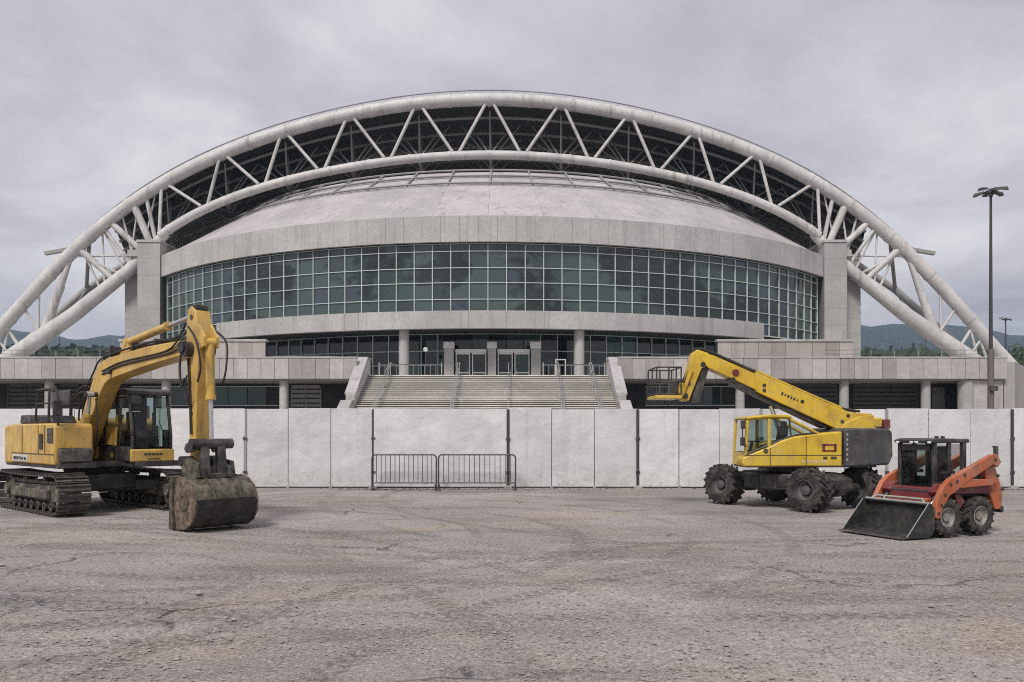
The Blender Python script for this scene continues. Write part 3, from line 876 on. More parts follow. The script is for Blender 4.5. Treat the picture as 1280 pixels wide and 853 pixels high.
rng = random.Random(4)
for i in range(-5, 6):
    X = (1 if i >= 0 else -1) * K(un[abs(i)])
    zc = uz(X) - lz(X) - 1.0
    g = G()
    a = Vector((X, .5, lz(X) - ZT + .2)); b = Vector(can(X, 34, -1.0))
    g.tube([a, a.lerp(b, .5) - Vector((0, 0, .6)), b], [.18, .18, .16], 7)
    top = lambda f: Vector(can(X, 1 + 33 * f, -.45))
    bot = lambda f: a.lerp(b, f) - Vector((0, 0, .6 * math.sin(PI * f)))
    for k in range(8):
        f0, f1 = k / 8, (k + .5) / 8
        g.tube([top(f0), bot(f1)], .09, 5); g.tube([bot(f1), top(f0 + 1 / 8)], .09, 5)
        s_ = (1 if k % 2 else -1) * 3.2
        if k < 6:
            q = Vector(can(X + s_, 3 + 33 * f1, -.4)); g.tube([bot(f1), q], .08, 5)
            q = Vector(can(X - s_, 3 + 33 * f1, -.4)); g.tube([bot(f1), q], .08, 5)
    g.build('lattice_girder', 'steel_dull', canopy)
    for s_ in (-1, 1):                      # fan of braces behind each node
        for k in range(2):
            g = G(); q = Vector(can(X + s_ * (2.0 + 1.6 * k), 6 + 3 * k, -.5)); g.tube([a + Vector((0, .6, .2)), q], .10, 5)
            g.build('fan_brace', 'steel_dull', canopy)

# ================================================================== TERRACE
TY = 58.0
XL, XR = -75.0, 35.9
SXL, SXR = -10.75, 7.2                    # gap for the stairs
terrace = thing('terrace', 'raised concrete terrace with panelled parapet around the arena', 'terrace', (0, TY, 0))
TO = neg(terrace)
g = G(); g.prism([(XL, TY + .25), (SXL - .6, TY + .25), (SXL - .6, 60.2), (SXR + .6, 60.2), (SXR + .6, TY + .25), (XR, TY + .25), (67, 97), (67, 140), (XL, 140)], 5.6, ZT - .02, 'xy')
slab = g.build('deck_slab', 'concrete', terrace, TO)
g = G()
for (a, b) in ((XL, SXL - .55), (SXR + .55, XR - .2)): g.bx(a, b, TY + .14, TY + .42, 5.72, 7.16)
par = g.build('parapet', 'dark_recess', terrace, TO)
pw = 1.0
me = G().box((0, 0, 0), (pw - .03, .16, 1.5)).mesh('parapet_panel', M['parapet'], False)
rng = random.Random(8)
def run(a, b, y, z, par_, me_, w):
    n = int(round((b - a) / w)); w2 = (b - a) / n
    for i in range(n):
        inst('parapet_panel', me_, par_, (a + w2 * (i + .5), y + rng.uniform(-.012, .012), z), (0, 0, 0), (w2 / w, 1, 1))
run(-46, SXL - .5, TY + .06, 6.45, par, me, pw)
run(SXR + .5, XR, TY + .06, 6.45, par, me, pw)
g = G()
for (a, b) in ((XL, SXL - .5), (SXR + .5, XR)): g.bx(a, b, TY - .06, TY + .5, 7.205, 7.30)
g.build('parapet_coping', 'concrete', par)
# columns under the deck
for px in (62, 208, 355, 925, 1055, 1157, 1207):
    Y = TY + .7; x = (px - 640) * Y / 1000
    w = .33 if px != 1207 else .55
    c_ = G().cyl((x, Y, 0), (x, Y, 5.62), w, n=18).build('column', 'concrete', terrace, TO)
# undercroft back wall with glazing, louvres and roller shutters
UYB = TY + 4.2
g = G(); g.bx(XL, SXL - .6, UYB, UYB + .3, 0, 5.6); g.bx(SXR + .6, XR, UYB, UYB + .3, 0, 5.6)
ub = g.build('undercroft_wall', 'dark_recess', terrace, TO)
def ux(px): return (px - 640) * UYB / 1000
me = G().box((0, 0, 0), (1.44, .05, 1.35)).mesh('undercroft_pane', M['glass_low'], False)
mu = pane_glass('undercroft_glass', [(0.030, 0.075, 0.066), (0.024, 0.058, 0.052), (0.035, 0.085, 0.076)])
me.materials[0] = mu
g = G()
for (a, b) in ((165, 352), (806, 918)):
    n = int((ux(b) - ux(a)) / 1.5)
    for i in range(n):
        inst('window_pane', me, ub, (ux(a) + 1.5 * (i + .5), UYB - .06, 4.65))
    for z in (3.9, 5.37): G().bx(ux(a), ux(b), UYB - .1, UYB - .02, z - .04, z + .04).build('window_rail', 'mullion', ub)
def shutter(a, b, z0, z1, mat, step, name):
    g = G()
    g.bx(ux(a), ux(a) + .08, UYB - .1, UYB - .01, z0, z1); g.bx(ux(b) - .08, ux(b), UYB - .1, UYB - .01, z0, z1); g.bx((ux(a) + ux(b)) / 2 - .04, (ux(a) + ux(b)) / 2 + .04, UYB - .12, UYB - .01, z0, z1)
    fr = g.build(name, mat, ub)
    z = z0
    while z < z1 - .05:
        G().box(((ux(a) + ux(b)) / 2, UYB - .06, z + step / 2), (ux(b) - ux(a) - .18, .04, step * .8), Matrix.Rotation(R(24), 4, 'X')).build('slat', mat, fr)
        z += step
shutter(364, 402, 3.0, 5.3, 'louvre', .36, 'louvre_window')
for (a, b) in ((968, 1046), (1066, 1147), (10, 55), (75, 100)): shutter(a, b, 2.2, 5.45, 'shutter', .34, 'roller_shutter')
G().bx(ux(1165), ux(1180), UYB - .1, UYB, 2.2, 5.3).build('door', 'louvre', ub)
# return wall at the right end, lower plinth wall beyond
G().prism([(XR - .1, TY + .3), (XR + .75, TY + .3), (68.1, 97), (68.1, 140), (67.05, 140), (67.05, 97.3)], 0, 6.95, 'xy').build('end_wall', 'parapet', terrace, TO)
g = G(); g.bx((1215 - 640) * .0585, XR - .05, TY + .3, TY + .9, 0, 5.58); g.build('end_pier', 'parapet', terrace, TO)
# upper side walls standing on the deck
for (a, b, y, z1, nm) in ((150, 332, 70.5, 9.9, 'l'), (897, 1066, 70.5, 9.9, 'r')):
    xa, xb = (a - 640) * y / 1000, (b - 640) * y / 1000
    t = thing('side_wall', 'panelled concrete wall on the terrace ' + ('left' if nm == 'l' else 'right') + ' of the glass front', 'wall', ((xa + xb) / 2, y, ZT), 0, 'walls on the terrace beside the glass front')
    L = xb - xa
    G().bx(-L / 2, L / 2, .1, .4, -.02, z1 - ZT - .1).build('backing', 'dark_recess', t)
    n = int(L / 1.15)
    me = G().box((0, 0, 0), (L / n - .03, .15, z1 - ZT - .12)).mesh('wall_panel', M['wingwall'], False)
    for i in range(n): inst('wall_panel', me, t, (-L / 2 + L / n * (i + .5), rng.uniform(0, .02), (z1 - ZT) / 2 - .05))
    G().bx(-L / 2 - .1, L / 2 + .1, -.16, .5, z1 - ZT - .1, z1 - ZT + .1).build('coping', 'concrete', t)
    if nm == 'l':
        G().bx(L / 2 - .02, L / 2 + 6.2, .6, 1.8, z1 - ZT - 1.75, z1 - ZT - 1.35).build('side_canopy', 'concrete', t)
        G().bx(L / 2 + .4, L / 2 + 6.0, .9, 1.6, -.02, z1 - ZT - 1.76).build('kiosk_window', 'glass_low', t)

# ================================================================== STAIRS
stairs = thing('entrance_stairs', 'wide stone stairs climbing to the arena entrance', 'stairs', (0, 48, 0))
SO = neg(stairs)
NS = 38; rise = (ZT - 0.0) / NS; SY0, SY1 = 47.6, 60.2; go = (SY1 - SY0) / NS
sx0, sx1 = SXL + .05, SXR - .05
me_step = G().box((0, 0, 0), (sx1 - sx0, go + .10, .085)).mesh('step', M['stone_step'], False)
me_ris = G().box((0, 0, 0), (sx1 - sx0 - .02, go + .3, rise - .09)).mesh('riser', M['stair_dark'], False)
for k in range(NS):
    s_ = inst('step', me_step, stairs, ((sx0 + sx1) / 2, SY0 + go * (k + .5) - 48, rise * (k + 1) - .0425))
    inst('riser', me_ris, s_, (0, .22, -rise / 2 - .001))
for sgn, xw in ((-1, SXL), (1, SXR)):
    x0_, x1_ = (xw - .6, xw) if sgn < 0 else (xw, xw + .6)
    def zst(y): return (y - SY0) / (SY1 - SY0) * ZT
    poly = [(SY0 - .3, 0), (SY1 + .6, 0), (SY1 + .6, ZT + 1.15), (SY1 - .9, ZT + 1.15), (54.6, zst(54.6) + 1.0), (54.6, zst(54.6) + .45), (53.4, zst(54.6) + .45), (SY0 - .3, .9)]
    G().prism(poly, x0_, x1_, 'yz').build('cheek_wall', 'concrete', stairs, SO)
    cop = [(SY1 + .6, ZT + 1.155), (SY1 - .9, ZT + 1.155), (54.66, zst(54.6) + 1.0), (54.66, zst(54.6) + 1.14), (SY1 - .95, ZT + 1.30), (SY1 + .6, ZT + 1.30)]
    G().prism(cop, x0_ - .08, x1_ + .08, 'yz').build('cheek_coping', 'roof', stairs, SO)
    cop = [(54.5, zst(54.6) + .455), (53.4, zst(54.6) + .455), (SY0 - .3, .905), (SY0 - .3, 1.03), (53.36, zst(54.6) + .58), (54.5, zst(54.6) + .58)]
    G().prism(cop, x0_ - .08, x1_ + .08, 'yz').build('cheek_coping', 'roof', stairs, SO)
for fx in (.085, .375, .6, .79, .93):
    X = sx0 + (sx1 - sx0) * (fx if fx != .6 else .585)
    g = G()
    for dx in ((-.08, .08) if fx != .6 else (0,)):
        g.tube([(X + dx, SY0, .95), (X + dx, SY1, ZT + .95), (X + dx, SY1 + .5, ZT + .95)], .035, 7)
        for k in range(0, NS + 1, 6):
            y = SY0 + go * min(k + .5, NS); g.cyl((X + dx, y, rise * k), (X + dx, y, rise * k + .97), .03, n=6)
    g.build('handrail', 'bright_steel', stairs, SO)
# railings on the landing either side of the doors
def railing(px0, px1, Y, label):
    xa, xb = (px0 - 640) * Y / 1000, (px1 - 640) * Y / 1000; L = xb - xa
    t = thing('landing_railing', label, 'railing', ((xa + xb) / 2, Y, ZT), 0, 'railings on the landing')
    for z in (.12, 1.05): G().tube([(-L / 2, 0, z), (L / 2, 0, z)], .032, 7).build('rail', 'galv', t)
    n = int(L / .42)
    me = G().cyl((0, 0, 0), (0, 0, 1.05), .018, n=6).mesh('bar', M['bright_steel'])
    for i in range(n + 1): inst('bar', me, t, (-L / 2 + L * i / n, 0, 0))
    for x in (-L / 2, L / 2): G().cyl((x, 0, -.02), (x, 0, 1.2), .05, n=8).build('post', 'bright_steel', t)
railing(474, 552, 63.0, 'steel bar railing on the landing left of the entrance doors')
railing(679, 756, 63.0, 'steel bar railing on the landing right of the entrance doors')

def parapet_rail(px0, px1, label):
    Y = TY + 2.2; xa, xb = (px0 - 640) * Y / 1000, (px1 - 640) * Y / 1000; L = xb - xa
    t = thing('terrace_railing', label, 'railing', ((xa + xb) / 2, Y, ZT - .02), 0, 'thin railings behind the terrace parapet')
    for z in (1.35, 1.62, 1.92): G().tube([(-L / 2, 0, z), (L / 2, 0, z)], .02, 6).build('rail', 'galv', t)
    n = max(2, int(L / 1.6)); me = G().cyl((0, 0, 0), (0, 0, 1.92), .025, n=6).mesh('post', M['bright_steel'])
    for i in range(n + 1): inst('post', me, t, (-L / 2 + L * i / n, 0, 0))
parapet_rail(-40, 235, 'thin steel railing behind the parapet at the left end of the terrace')
parapet_rail(1030, 1236, 'thin steel railing behind the parapet at the right end of the terrace')

# ================================================================== LIGHT MASTS
def mast(px, top_py, Y, r, label, arms, head_r, mat='mast', z0=0.0, rusty=False):
    x, _, zt = at(px, top_py, Y)
    t = thing('light_mast', label, 'light mast', (x, Y, z0), 0, 'light masts around the arena'); H = zt - z0
    G().tube([(0, 0, 0), (0, 0, H * .25), (0, 0, H)], [r, r * .9, r * .5], 12).build('pole', mat, t)
    if rusty:
        G().cyl((0, 0, 0), (0, 0, 7.0), r + .05, n=14).build('pole_sleeve', 'rust', t)
        G().bx(-.22, .22, -.34, -.18, 2.4, 3.3).build('control_box', 'charcoal', t)
        G().bx(-.2, .25, -.36, -.19, 4.4, 4.7).build('clamp', 'charcoal', t)
    G().lathe([(head_r * .55, -.06), (head_r * .62, -.06), (head_r * .62, .06), (head_r * .55, .06)], 20, 'z', (0, 0, H - .05)).build('head_ring', mat, t)
    for k in range(arms):
        a = 2 * PI * k / arms + .35
        c_, s_ = math.cos(a), math.sin(a)
        m_ = Matrix.Translation((c_ * head_r * 1.05, s_ * head_r * 1.05, H - .02 + .12 * (k % 2))) @ Matrix.Rotation(a, 4, 'Z') @ Matrix.Rotation(R(12), 4, 'Y')
        g = G(); g.add([(-.34, -.12, -.05), (.34, -.16, -.08), (.34, .16, -.08), (-.34, .12, -.05), (-.28, -.08, .06), (.24, -.11, .10), (.24, .11, .10), (-.28, .08, .06)],
                       [(0, 3, 2, 1), (4, 5, 6, 7), (0, 1, 5, 4), (1, 2, 6, 5), (2, 3, 7, 6), (3, 0, 4, 7)], m_)
        g.tube([(0, 0, H - .02), (c_ * head_r * .6, s_ * head_r * .6, H - .04)], .05, 6)
        g.build('luminaire', mat, t)
    G().cyl((0, 0, H - .3), (0, 0, H + .18), r * .9, n=10).build('head_hub', mat, t)
    return t
mast(1238.5, 240, 50.0, .14, 'tall dark floodlight mast with a ring of lamps behind the hoarding', 6, .62, rusty=True)
mast(1257, 399, 118.0, .16, 'small thin light mast behind the right end of the terrace', 2, .8)
mast(74, 408, 128.0, .10, 'thin pole standing behind the terrace left of the left pier', 2, .5)
mast(1157, 417, 124.0, .10, 'thin pole standing behind the right arch leg', 2, .5)

# ================================================================== HOARDING
FY = 26.1
fence = thing('hoarding_fence', 'long white site hoarding of tall flat panels across the yard', 'fence', (0, FY, 0))
rng = random.Random(12)
edges = []
x = -45.0
xs_px = [-1030 + 53.2 * i for i in range(0, 26)]
seg = [p for p in (-1132, -1079, -1026, -973, -920, -867, -814, -761, -708, -655, -602, -549, -496, -443, -390)] if False else []
left = [467 - 53.3 * k for k in range(30)][::-1]
right_a = [635, 689.5, 743, 797, 848.5, 899]
right_b = [899 + 52.2 * k for k in range(1, 30)]
cuts = left + right_a + right_b
for i in range(len(cuts) - 1):
    a, b = cuts[i] * FY / 1000 - 640 * FY / 1000, cuts[i + 1] * FY / 1000 - 640 * FY / 1000
    w = b - a; h = 2.54 + rng.uniform(-.025, .022)
    gap = .012
    ny = 1
    g = G()
    g.bx(-w / 2 + gap, w / 2 - gap, -.03, .02, 0, h)
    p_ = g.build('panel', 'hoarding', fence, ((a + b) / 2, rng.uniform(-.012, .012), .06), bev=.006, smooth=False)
    p_.rotation_euler = (R(rng.uniform(-.5, .5)), R(rng.uniform(-.22, .22)), R(rng.uniform(-.8, .8)))
dark_posts = [-12, 148, 307, 467, 635, 797, 951, 1107.8, 1264.4, 1421]
for px in dark_posts:
    x = (px - 640) * FY / 1000
    p_ = G().bx(-.045, .045, -.055, .10, .02, 2.58).build('post', 'mast' if px in (467, 635, 797, 1264.4) else 'louvre', fence, (x, 0, 0))
    G().bx(-.13, .13, -.20, .40, -.01, .10).build('foot_block', 'block', fence, (x, 0, 0), bev=.02)
    for z in (.5, 1.6): G().bx(-.07, .07, -.075, -.05, z, z + .07).build('clamp', 'charcoal', fence, (x, 0, 0))
for i, px in enumerate(cuts):
    if not (280 < px < 1300) or any(abs(px - d) < 4 for d in dark_posts): continue
    x = (px - 640) * FY / 1000
    G().bx(-.05, .05, -.10, .12, -.01, .10).build('foot_block', 'block', fence, (x, 0, 0), bev=.01)
    G().bx(-.008, .008, -.004, .03, .06, 2.55).build('joint_strip', 'charcoal', fence, (x, 0, 0))
G().bx(-21.5, 26, .03, .10, 2.2, 2.28).build('rear_rail', 'galv', fence)
G().bx(-21.5, 26, .03, .10, .35, .43).build('rear_rail', 'galv', fence)
G().bx(-21.5, 26, -.02, .06, -.01, .05).build('bottom_rail', 'mast', fence)

# ================================================================== CROWD BARRIERS
def barrier(px0, px1, Y, nb, label):
    xa, xb = (px0 - 640) * Y / 1000, (px1 - 640) * Y / 1000; L = xb - xa - .03
    t = thing('crowd_barrier', label, 'barrier', ((xa + xb) / 2, Y, 0), R(rng.uniform(-1.2, 1.2)), 'crowd barriers in front of the hoarding')
    zt, zb, rr = 1.12, .22, .12
    pts = []
    for (cx_, cz, a0) in ((L / 2 - rr, zt - rr, 0), (-L / 2 + rr, zt - rr, 90)):
        for k in range(6):
            a = R(a0 + 18 * k); pts.append((cx_ + rr * math.cos(a), 0, cz + rr * math.sin(a)))
    g = G(); g.tube([(L / 2, 0, .02)] + pts + [(-L / 2, 0, .02)], .025, 8)
    g.tube([(-L / 2, 0, zb), (L / 2, 0, zb)], .019, 8)
    g.build('frame', 'galv', t)
    me = G().cyl((0, 0, zb), (0, 0, zt), .012, n=6).mesh('bar', M['galv'])
    for i in range(1, nb + 1): inst('bar', me, t, (-L / 2 + L * i / (nb + 1), 0, 0))
    for s_ in (-1, 1):
        g = G(); g.box((s_ * (L / 2 - .03), 0, .03), (.05, .62, .012)); g.tube([(s_ * (L / 2 - .03), -.30, .03), (s_ * (L / 2 - .03), -.06, .16), (s_ * (L / 2 - .03), .06, .16), (s_ * (L / 2 - .03), .30, .03)], .014, 6)
        g.build('foot', 'galv', t)
barrier(464.5, 546, 25.55, 13, 'shorter steel crowd barrier with closer bars, left of the pair before the hoarding')
barrier(547.5, 645, 25.55, 14, 'longer steel crowd barrier, right of the pair before the hoarding')

# ================================================================== WHEEL
_wheel_cache = {}
def wheel(parent, loc, r, w, side, rim_mat='rim', rz=0.0, lugs=20, rim_k=.56):
    """tyre with chevron lugs (axis along local y, outer face towards side*y), rim and hub as sub-parts"""
    key = (r, w, side, rim_mat, lugs)
    if key not in _wheel_cache:
        hw = w / 2; rr = r * rim_k; rb = r * .94
        g = G()
        g.lathe([(rr, -hw * .82), (rr * 1.12, -hw * .94), (rb * .86, -hw), (rb * .97, -hw * .88), (rb, -hw * .6), (rb, hw * .6), (rb * .97, hw * .88),
                 (rb * .86, hw), (rr * 1.12, hw * .94), (rr, hw * .82)], 36)
        for k in range(lugs):
            for s in (-1, 1):
                a = 2 * PI * (k + (.5 if s > 0 else 0)) / lugs
                m = Matrix.Rotation(-a, 4, 'Y') @ Matrix.Translation((rb + r * .022, s * hw * .46, 0)) @ Matrix.Rotation(s * R(38), 4, 'X')
                g.box((0, 0, 0), (r * .075, hw * 1.06, r * .115)) if False else g.add(
                    [(sx * r * .045, sy * hw * .56, sz * r * .06 * (1 if sx < 0 else .75)) for sx in (-1, 1) for sy in (-1, 1) for sz in (-1, 1)],
                    [(0, 1, 3, 2), (4, 6, 7, 5), (0, 4, 5, 1), (2, 3, 7, 6), (0, 2, 6, 4), (1, 5, 7, 3)], m)
        ty = g.mesh('tyre', M['rubber'])
        g = G(); s = side
        g.lathe([(rr * 1.02, s * hw * .80), (rr * .93, s * hw * .86), (rr * .86, s * hw * .55), (rr * .45, s * hw * .30), (rr * .42, s * hw * .62), (rr * .18, s * hw * .70), (.001, s * hw * .70), (.001, s * hw * .1), (rr * 1.02, -s * hw * .7)], 30)
        for k in range(8):
            a = 2 * PI * k / 8
            g.cyl((rr * .56 * math.cos(a), s * hw * .3, rr * .56 * math.sin(a)), (rr * .56 * math.cos(a), s * hw * .48, rr * .56 * math.sin(a)), rr * .06, n=6)
        rm = g.mesh('rim', M[rim_mat])
        _wheel_cache[key] = (ty, rm)
    ty, rm = _wheel_cache[key]
    t = inst('wheel', ty, parent, loc, (0, random.uniform(0, 1), rz))
    t.rotation_mode = 'XYZ'
    inst('rim', rm, t)
    return t

def hyd(parent, a, b, y, r, frac=.58, name='hydraulic_cylinder', body='yellow', rod='chrome'):
    """ram in the xz plane at lateral position y: barrel, rod, eyes"""
    A_, B_ = Vector((a[0], y, a[1])), Vector((b[0], y, b[1]))
    m = A_.lerp(B_, frac)
    g = G(); g.cyl(A_, m, r, n=14); d = (B_ - A_).normalized()
    g.cyl(m - d * .05, m + d * .03, r * 1.18, n=14); g.cyl(A_ - Vector((0, r * 1.1, 0)), A_ + Vector((0, r * 1.1, 0)), r * 1.05, n=12)
    c = g.build(name, body, parent)
    g = G(); g.cyl(m, B_, r * .52, n=12); g.cyl(B_ - Vector((0, r, 0)), B_ + Vector((0, r, 0)), r * .95, n=12)
    g.build('rod', rod, c)
    return c

def sm(pts, n=5):
    """rounded run through the given points"""
    P = [Vector(p) for p in pts]; P = [P[0] * 2 - P[1]] + P + [P[-1] * 2 - P[-2]]; out = []
    for i in range(1, len(P) - 2):
        for k in range(n):
            t = k / n; a, b, c, d = P[i - 1], P[i], P[i + 1], P[i + 2]
            out.append(.5 * ((2 * b) + (c - a) * t + (2 * a - 5 * b + 4 * c - d) * t * t + (3 * b - a - 3 * c + d) * t ** 3))
    return out + [P[-2]]

# ================================================================== EXCAVATOR
ex_ = thing('excavator', 'worn yellow crawler excavator resting its muddy bucket on the ground', 'excavator', (-10.22, 19.6, 0), R(-42))
# --- undercarriage
TL, TR_ = 2.05, .42                       # half length between centres, wheel radius
shoe = G(); shoe.box((0, 0, 0), (.175, .66, .035)); shoe.box((-.05, 0, .034), (.028, .66, .045)); shoe.box((.05, 0, .026), (.02, .66, .03))
shoe_me = shoe.mesh('track_shoe', M['track_steel'], False)
def track_pts(n, top_sag=.03):
    per = 4 * (TL - .35) + 2 * PI * TR_
    L = 2 * (TL - .35); out = []
    for k in range(n):
        s = per * k / n
        if s < L: x = -L / 2 + s; out.append((x, TR_ * 2 - top_sag * math.sin(PI * s / L), 0.0))
        elif s < L + PI * TR_:
            a = (s - L) / TR_; out.append((L / 2 + TR_ * math.sin(a), TR_ + TR_ * math.cos(a), a))
        elif s < 2 * L + PI * TR_:
            q = s - L - PI * TR_; out.append((L / 2 - q, 0, PI))
        else:
            a = (s - 2 * L - PI * TR_) / TR_ + PI; out.append((-L / 2 + TR_ * math.sin(a), TR_ + TR_ * math.cos(a), a))
    return out
for sy in (-1, 1):
    y = sy * 1.2
    g = G(); g.prism([(-1.5, .30), (-1.7, .42), (-1.5, .62), (1.45, .66), (1.62, .45), (1.45, .28)], y - .17, y + .17)
    g.prism([(-1.35, .64), (1.35, .66), (1.2, .74), (-1.2, .72)], y - .12, y + .12)
    g.bx(-1.2, 1.2, y - .27, y - .17, .35, .55); g.bx(-1.2, 1.2, y + .17, y + .27, .35, .55)
    tf = g.build('track_frame', 'mud_frame', ex_, bev=.015)
    for (x, z, a) in track_pts(46):
        inst('track_shoe', shoe_me, tf, (x, y, z + .045), (0, a, 0))
    for (x, nm, r_) in ((1.70, 'idler', .37), (-1.70, 'sprocket', .36)):
        g = G(); g.lathe([(.06, -.16), (r_ * .7, -.12), (r_ * .75, -.16), (r_, -.14), (r_, .14), (r_ * .75, .16), (r_ * .7, .12), (.06, .16)], 24, 'y', (x, y, .465))
        g.cyl((x, y - .24, .465), (x, y + .24, .465), .14, n=16)
        if nm == 'sprocket':
            for k in range(10):
                a = 2 * PI * k / 10; g.box((x + (r_ + .0) * math.cos(a), y, .465 + r_ * math.sin(a)), (.09, .1, .09), Matrix.Rotation(-a, 4, 'Y'))
        g.build(nm, 'mud_frame', tf)
    for k in range(7):
        x = -1.25 + k * .415
        G().lathe([(.05, -.2), (.11, -.2), (.11, -.06), (.085, -.05), (.085, .05), (.11, .06), (.11, .2), (.05, .2)], 14, 'y', (x, y, .175)).build('roller', 'track_steel', tf)
    for x in (-.6, .6): G().lathe([(.03, -.12), (.07, -.12), (.07, .12), (.03, .12)], 12, 'y', (x, y, .80)).build('carrier_roller', 'track_steel', tf)
g = G(); g.prism([(-.9, .5), (-.9, .86), (.9, .86), (.9, .5)], -.62, .62); g.prism([(-1.05, -1.05), (-.62, -.5), (.62, -.5), (1.05, -1.05), (1.2, -1.05), (.75, -.4), (.75, .4), (1.2, 1.05), (1.05, 1.05), (.62, .5), (-.62, .5), (-1.05, 1.05), (-1.2, 1.05), (-.75, .4), (-.75, -.4), (-1.2, -1.05)], .45, .70, 'xy')
g.build('centre_frame', 'black', ex_, bev=.02)
G().lathe([(.3, .0), (.66, .0), (.68, .08), (.62, .2), (.3, .2)], 32, 'z', (0, 0, .86)).build('swing_ring', 'track_steel', ex_)
# --- upper structure
g = G(); g.prism([(-2.1, -1.32), (1.5, -1.32), (1.6, -.55), (1.2, -.45), (1.2, .2), (1.75, .25), (1.75, 1.32), (-2.1, 1.32)], 1.03, 1.16, 'xy')
g.build('revolving_frame', 'black', ex_, bev=.02)
# counterweight: rounded tail
poly = []
for k in range(13):
    a = R(90 + 180 * k / 12); poly.append((-2.02 + .72 * math.cos(a), 1.36 * math.sin(a) if abs(math.sin(a)) < .999 else 1.36 * math.sin(a)))
poly = [(-1.55, 1.36)] + poly + [(-1.55, -1.36)]
cwt = G().prism(poly, 1.06, 2.02, 'xy').build('counterweight', 'yellow', ex_, bev=.07)
# side bodies (right = operator's right, the side in view)
rb_ = G().prism([(-1.53, 1.10), (-1.53, 1.98), (-1.45, 2.04), (1.30, 2.04), (1.38, 1.97), (1.38, 1.10)], -1.36, -.55).build('side_body', 'yellow', ex_, bev=.04)
G().bx(-1.50, 1.35, -1.372, -1.355, 1.335, 1.352).build('panel_gap', 'ink', rb_)
for x in (-.75, .35, .78): G().bx(x, x + .018, -1.371, -1.354, 1.36, 2.0).build('panel_gap', 'ink', rb_)
gr = G().bx(.96, 1.30, -1.374, -1.352, 1.60, 1.93).build('air_grille', 'black', rb_)
for k in range(5): G().bx(.98, 1.28, -1.382, -1.372, 1.63 + k * .055, 1.672 + k * .055).build('slat', 'charcoal', gr)
G().bx(.45, .66, -1.378, -1.352, 1.45, 1.80).build('latch_plate', 'black', rb_)
G().bx(-1.45, -.35, -1.372, -1.353, 1.15, 1.31).build('name_plate', 'decal', rb_)
g = G()
for k, w in enumerate((.09, .07, .08, .05, .09)): g.bx(-1.34 + k * .105, -1.34 + k * .105 + w, -1.378, -1.371, 1.19, 1.265)
for k, w in enumerate((.07, .03, .08, .05)): g.bx(-.78 + k * .095, -.78 + k * .095 + w, -1.378, -1.371, 1.19, 1.25)
tag(g.build('lettering', 'ink', rb_), kind='stuff')
eh = G().prism([(-1.53, 1.17), (-1.53, 2.10), (-1.35, 2.2), (-.35, 2.2), (-.15, 2.08), (-.15, 1.17)], -.44, 1.3).build('engine_hood', 'yellow', ex_, bev=.05)
G().prism([(-1.5, 2.045), (-1.42, 2.26), (-.95, 2.26), (-.8, 2.045)], -1.2, -.55).build('air_intake', 'black', ex_, bev=.04)
G().prism([(-.35, 2.045), (-.20, 2.23), (.4, 2.23), (.6, 2.045)], -1.15, -.6).build('hood_hump', 'black', ex_, bev=.04)
G().cyl((-1.1, .5, 2.1), (-1.1, .5, 2.55), .07, n=12).build('exhaust_pipe', 'mud_frame', ex_)
# front tool box and steps before the side body
G().prism([(1.40, 1.17), (1.40, 1.50), (1.52, 1.46), (1.58, 1.17)], -1.30, -.62).build('step_box', 'black', ex_, bev=.03)
# handrails with hose reel panel
g = G(); g.tube([(-.1, -1.28, 2.04), (.05, -1.28, 2.82), (1.22, -1.28, 2.84), (1.36, -1.28, 2.6), (1.36, -1.28, 2.0)], .026, 8)
g.tube([(.78, -1.28, 2.04), (.82, -1.28, 2.83)], .03, 8); g.tube([(0, -1.28, 2.5), (1.36, -1.28, 2.5)], .02, 8)
g.tube([(.05, -1.28, 2.82), (.05, -.7, 2.82), (.5, -.7, 2.82)], .022, 8)
g.build('handrail', 'black', ex_)
G().bx(.1, 1.15, -1.0, -.94, 2.45, 2.78).build('guard_plate', 'charcoal', ex_, bev=.02)
G().bx(1.42, 1.48, -1.42, -1.22, 2.2, 2.55).build('mirror', 'black', ex_, bev=.02)
# cab
cx0, cx1, cy0, cy1, cz0, cz1 = .10, 1.70, .16, 1.14, 1.16, 2.86
side = [(cx0, cz0), (cx1, cz0), (cx1 + .02, 1.75), (cx1 - .16, 2.74), (cx1 - .28, cz1 - .02), (cx0 + .1, cz1 - .02), (cx0, cz1 - .12)]
cab = G(); t_ = .06
def post(g, pa, pb, y, w=.07):
    a, b = Vector((pa[0], y, pa[1])), Vector((pb[0], y, pb[1])); g.tube([a, b], w * .62, 8)
for y in (cy0 + .04, cy1 - .04):
    post(cab, (cx1 - .02, cz0 + .2), (cx1 - .01, 1.75), y); post(cab, (cx1 - .01, 1.75), (cx1 - .2, 2.78), y); post(cab, (cx0 + .04, cz0), (cx0 + .04, cz1 - .1), y, .1)
    post(cab, (cx0 + .75, cz0 + .3), (cx0 + .72, cz1 - .08), y, .06)
    cab.bx(cx0, cx1 - .03, y - .035, y + .035, cz0, 1.50)
cab.bx(cx0, cx0 + .06, cy0 + .07, cy1 - .07, cz0, 1.9); cab.bx(cx0 + .062, cx1 - .05, cy0 + .08, cy1 - .08, cz0, cz0 + .05)
cabo = cab.build('cab', 'black', ex_, bev=.012)
G().prism([(cx0 - .03, cz1 - .14), (cx0 + .02, cz1), (cx1 - .35, cz1 + .02), (cx1 - .05, cz1 - .05), (cx1 - .02, cz1 - .14)], cy0 - .03, cy1 + .03).build('roof', 'black', cabo, bev=.03)
fp = G().prism([(cx1 - .03, cz0 - .02), (cx1 + .05, cz0), (cx1 + .06, 1.43), (cx1 - .03, 1.45)], cy0 - .02, cy1 + .02).build('front_panel', 'yellow', cabo, bev=.02)
g = G()
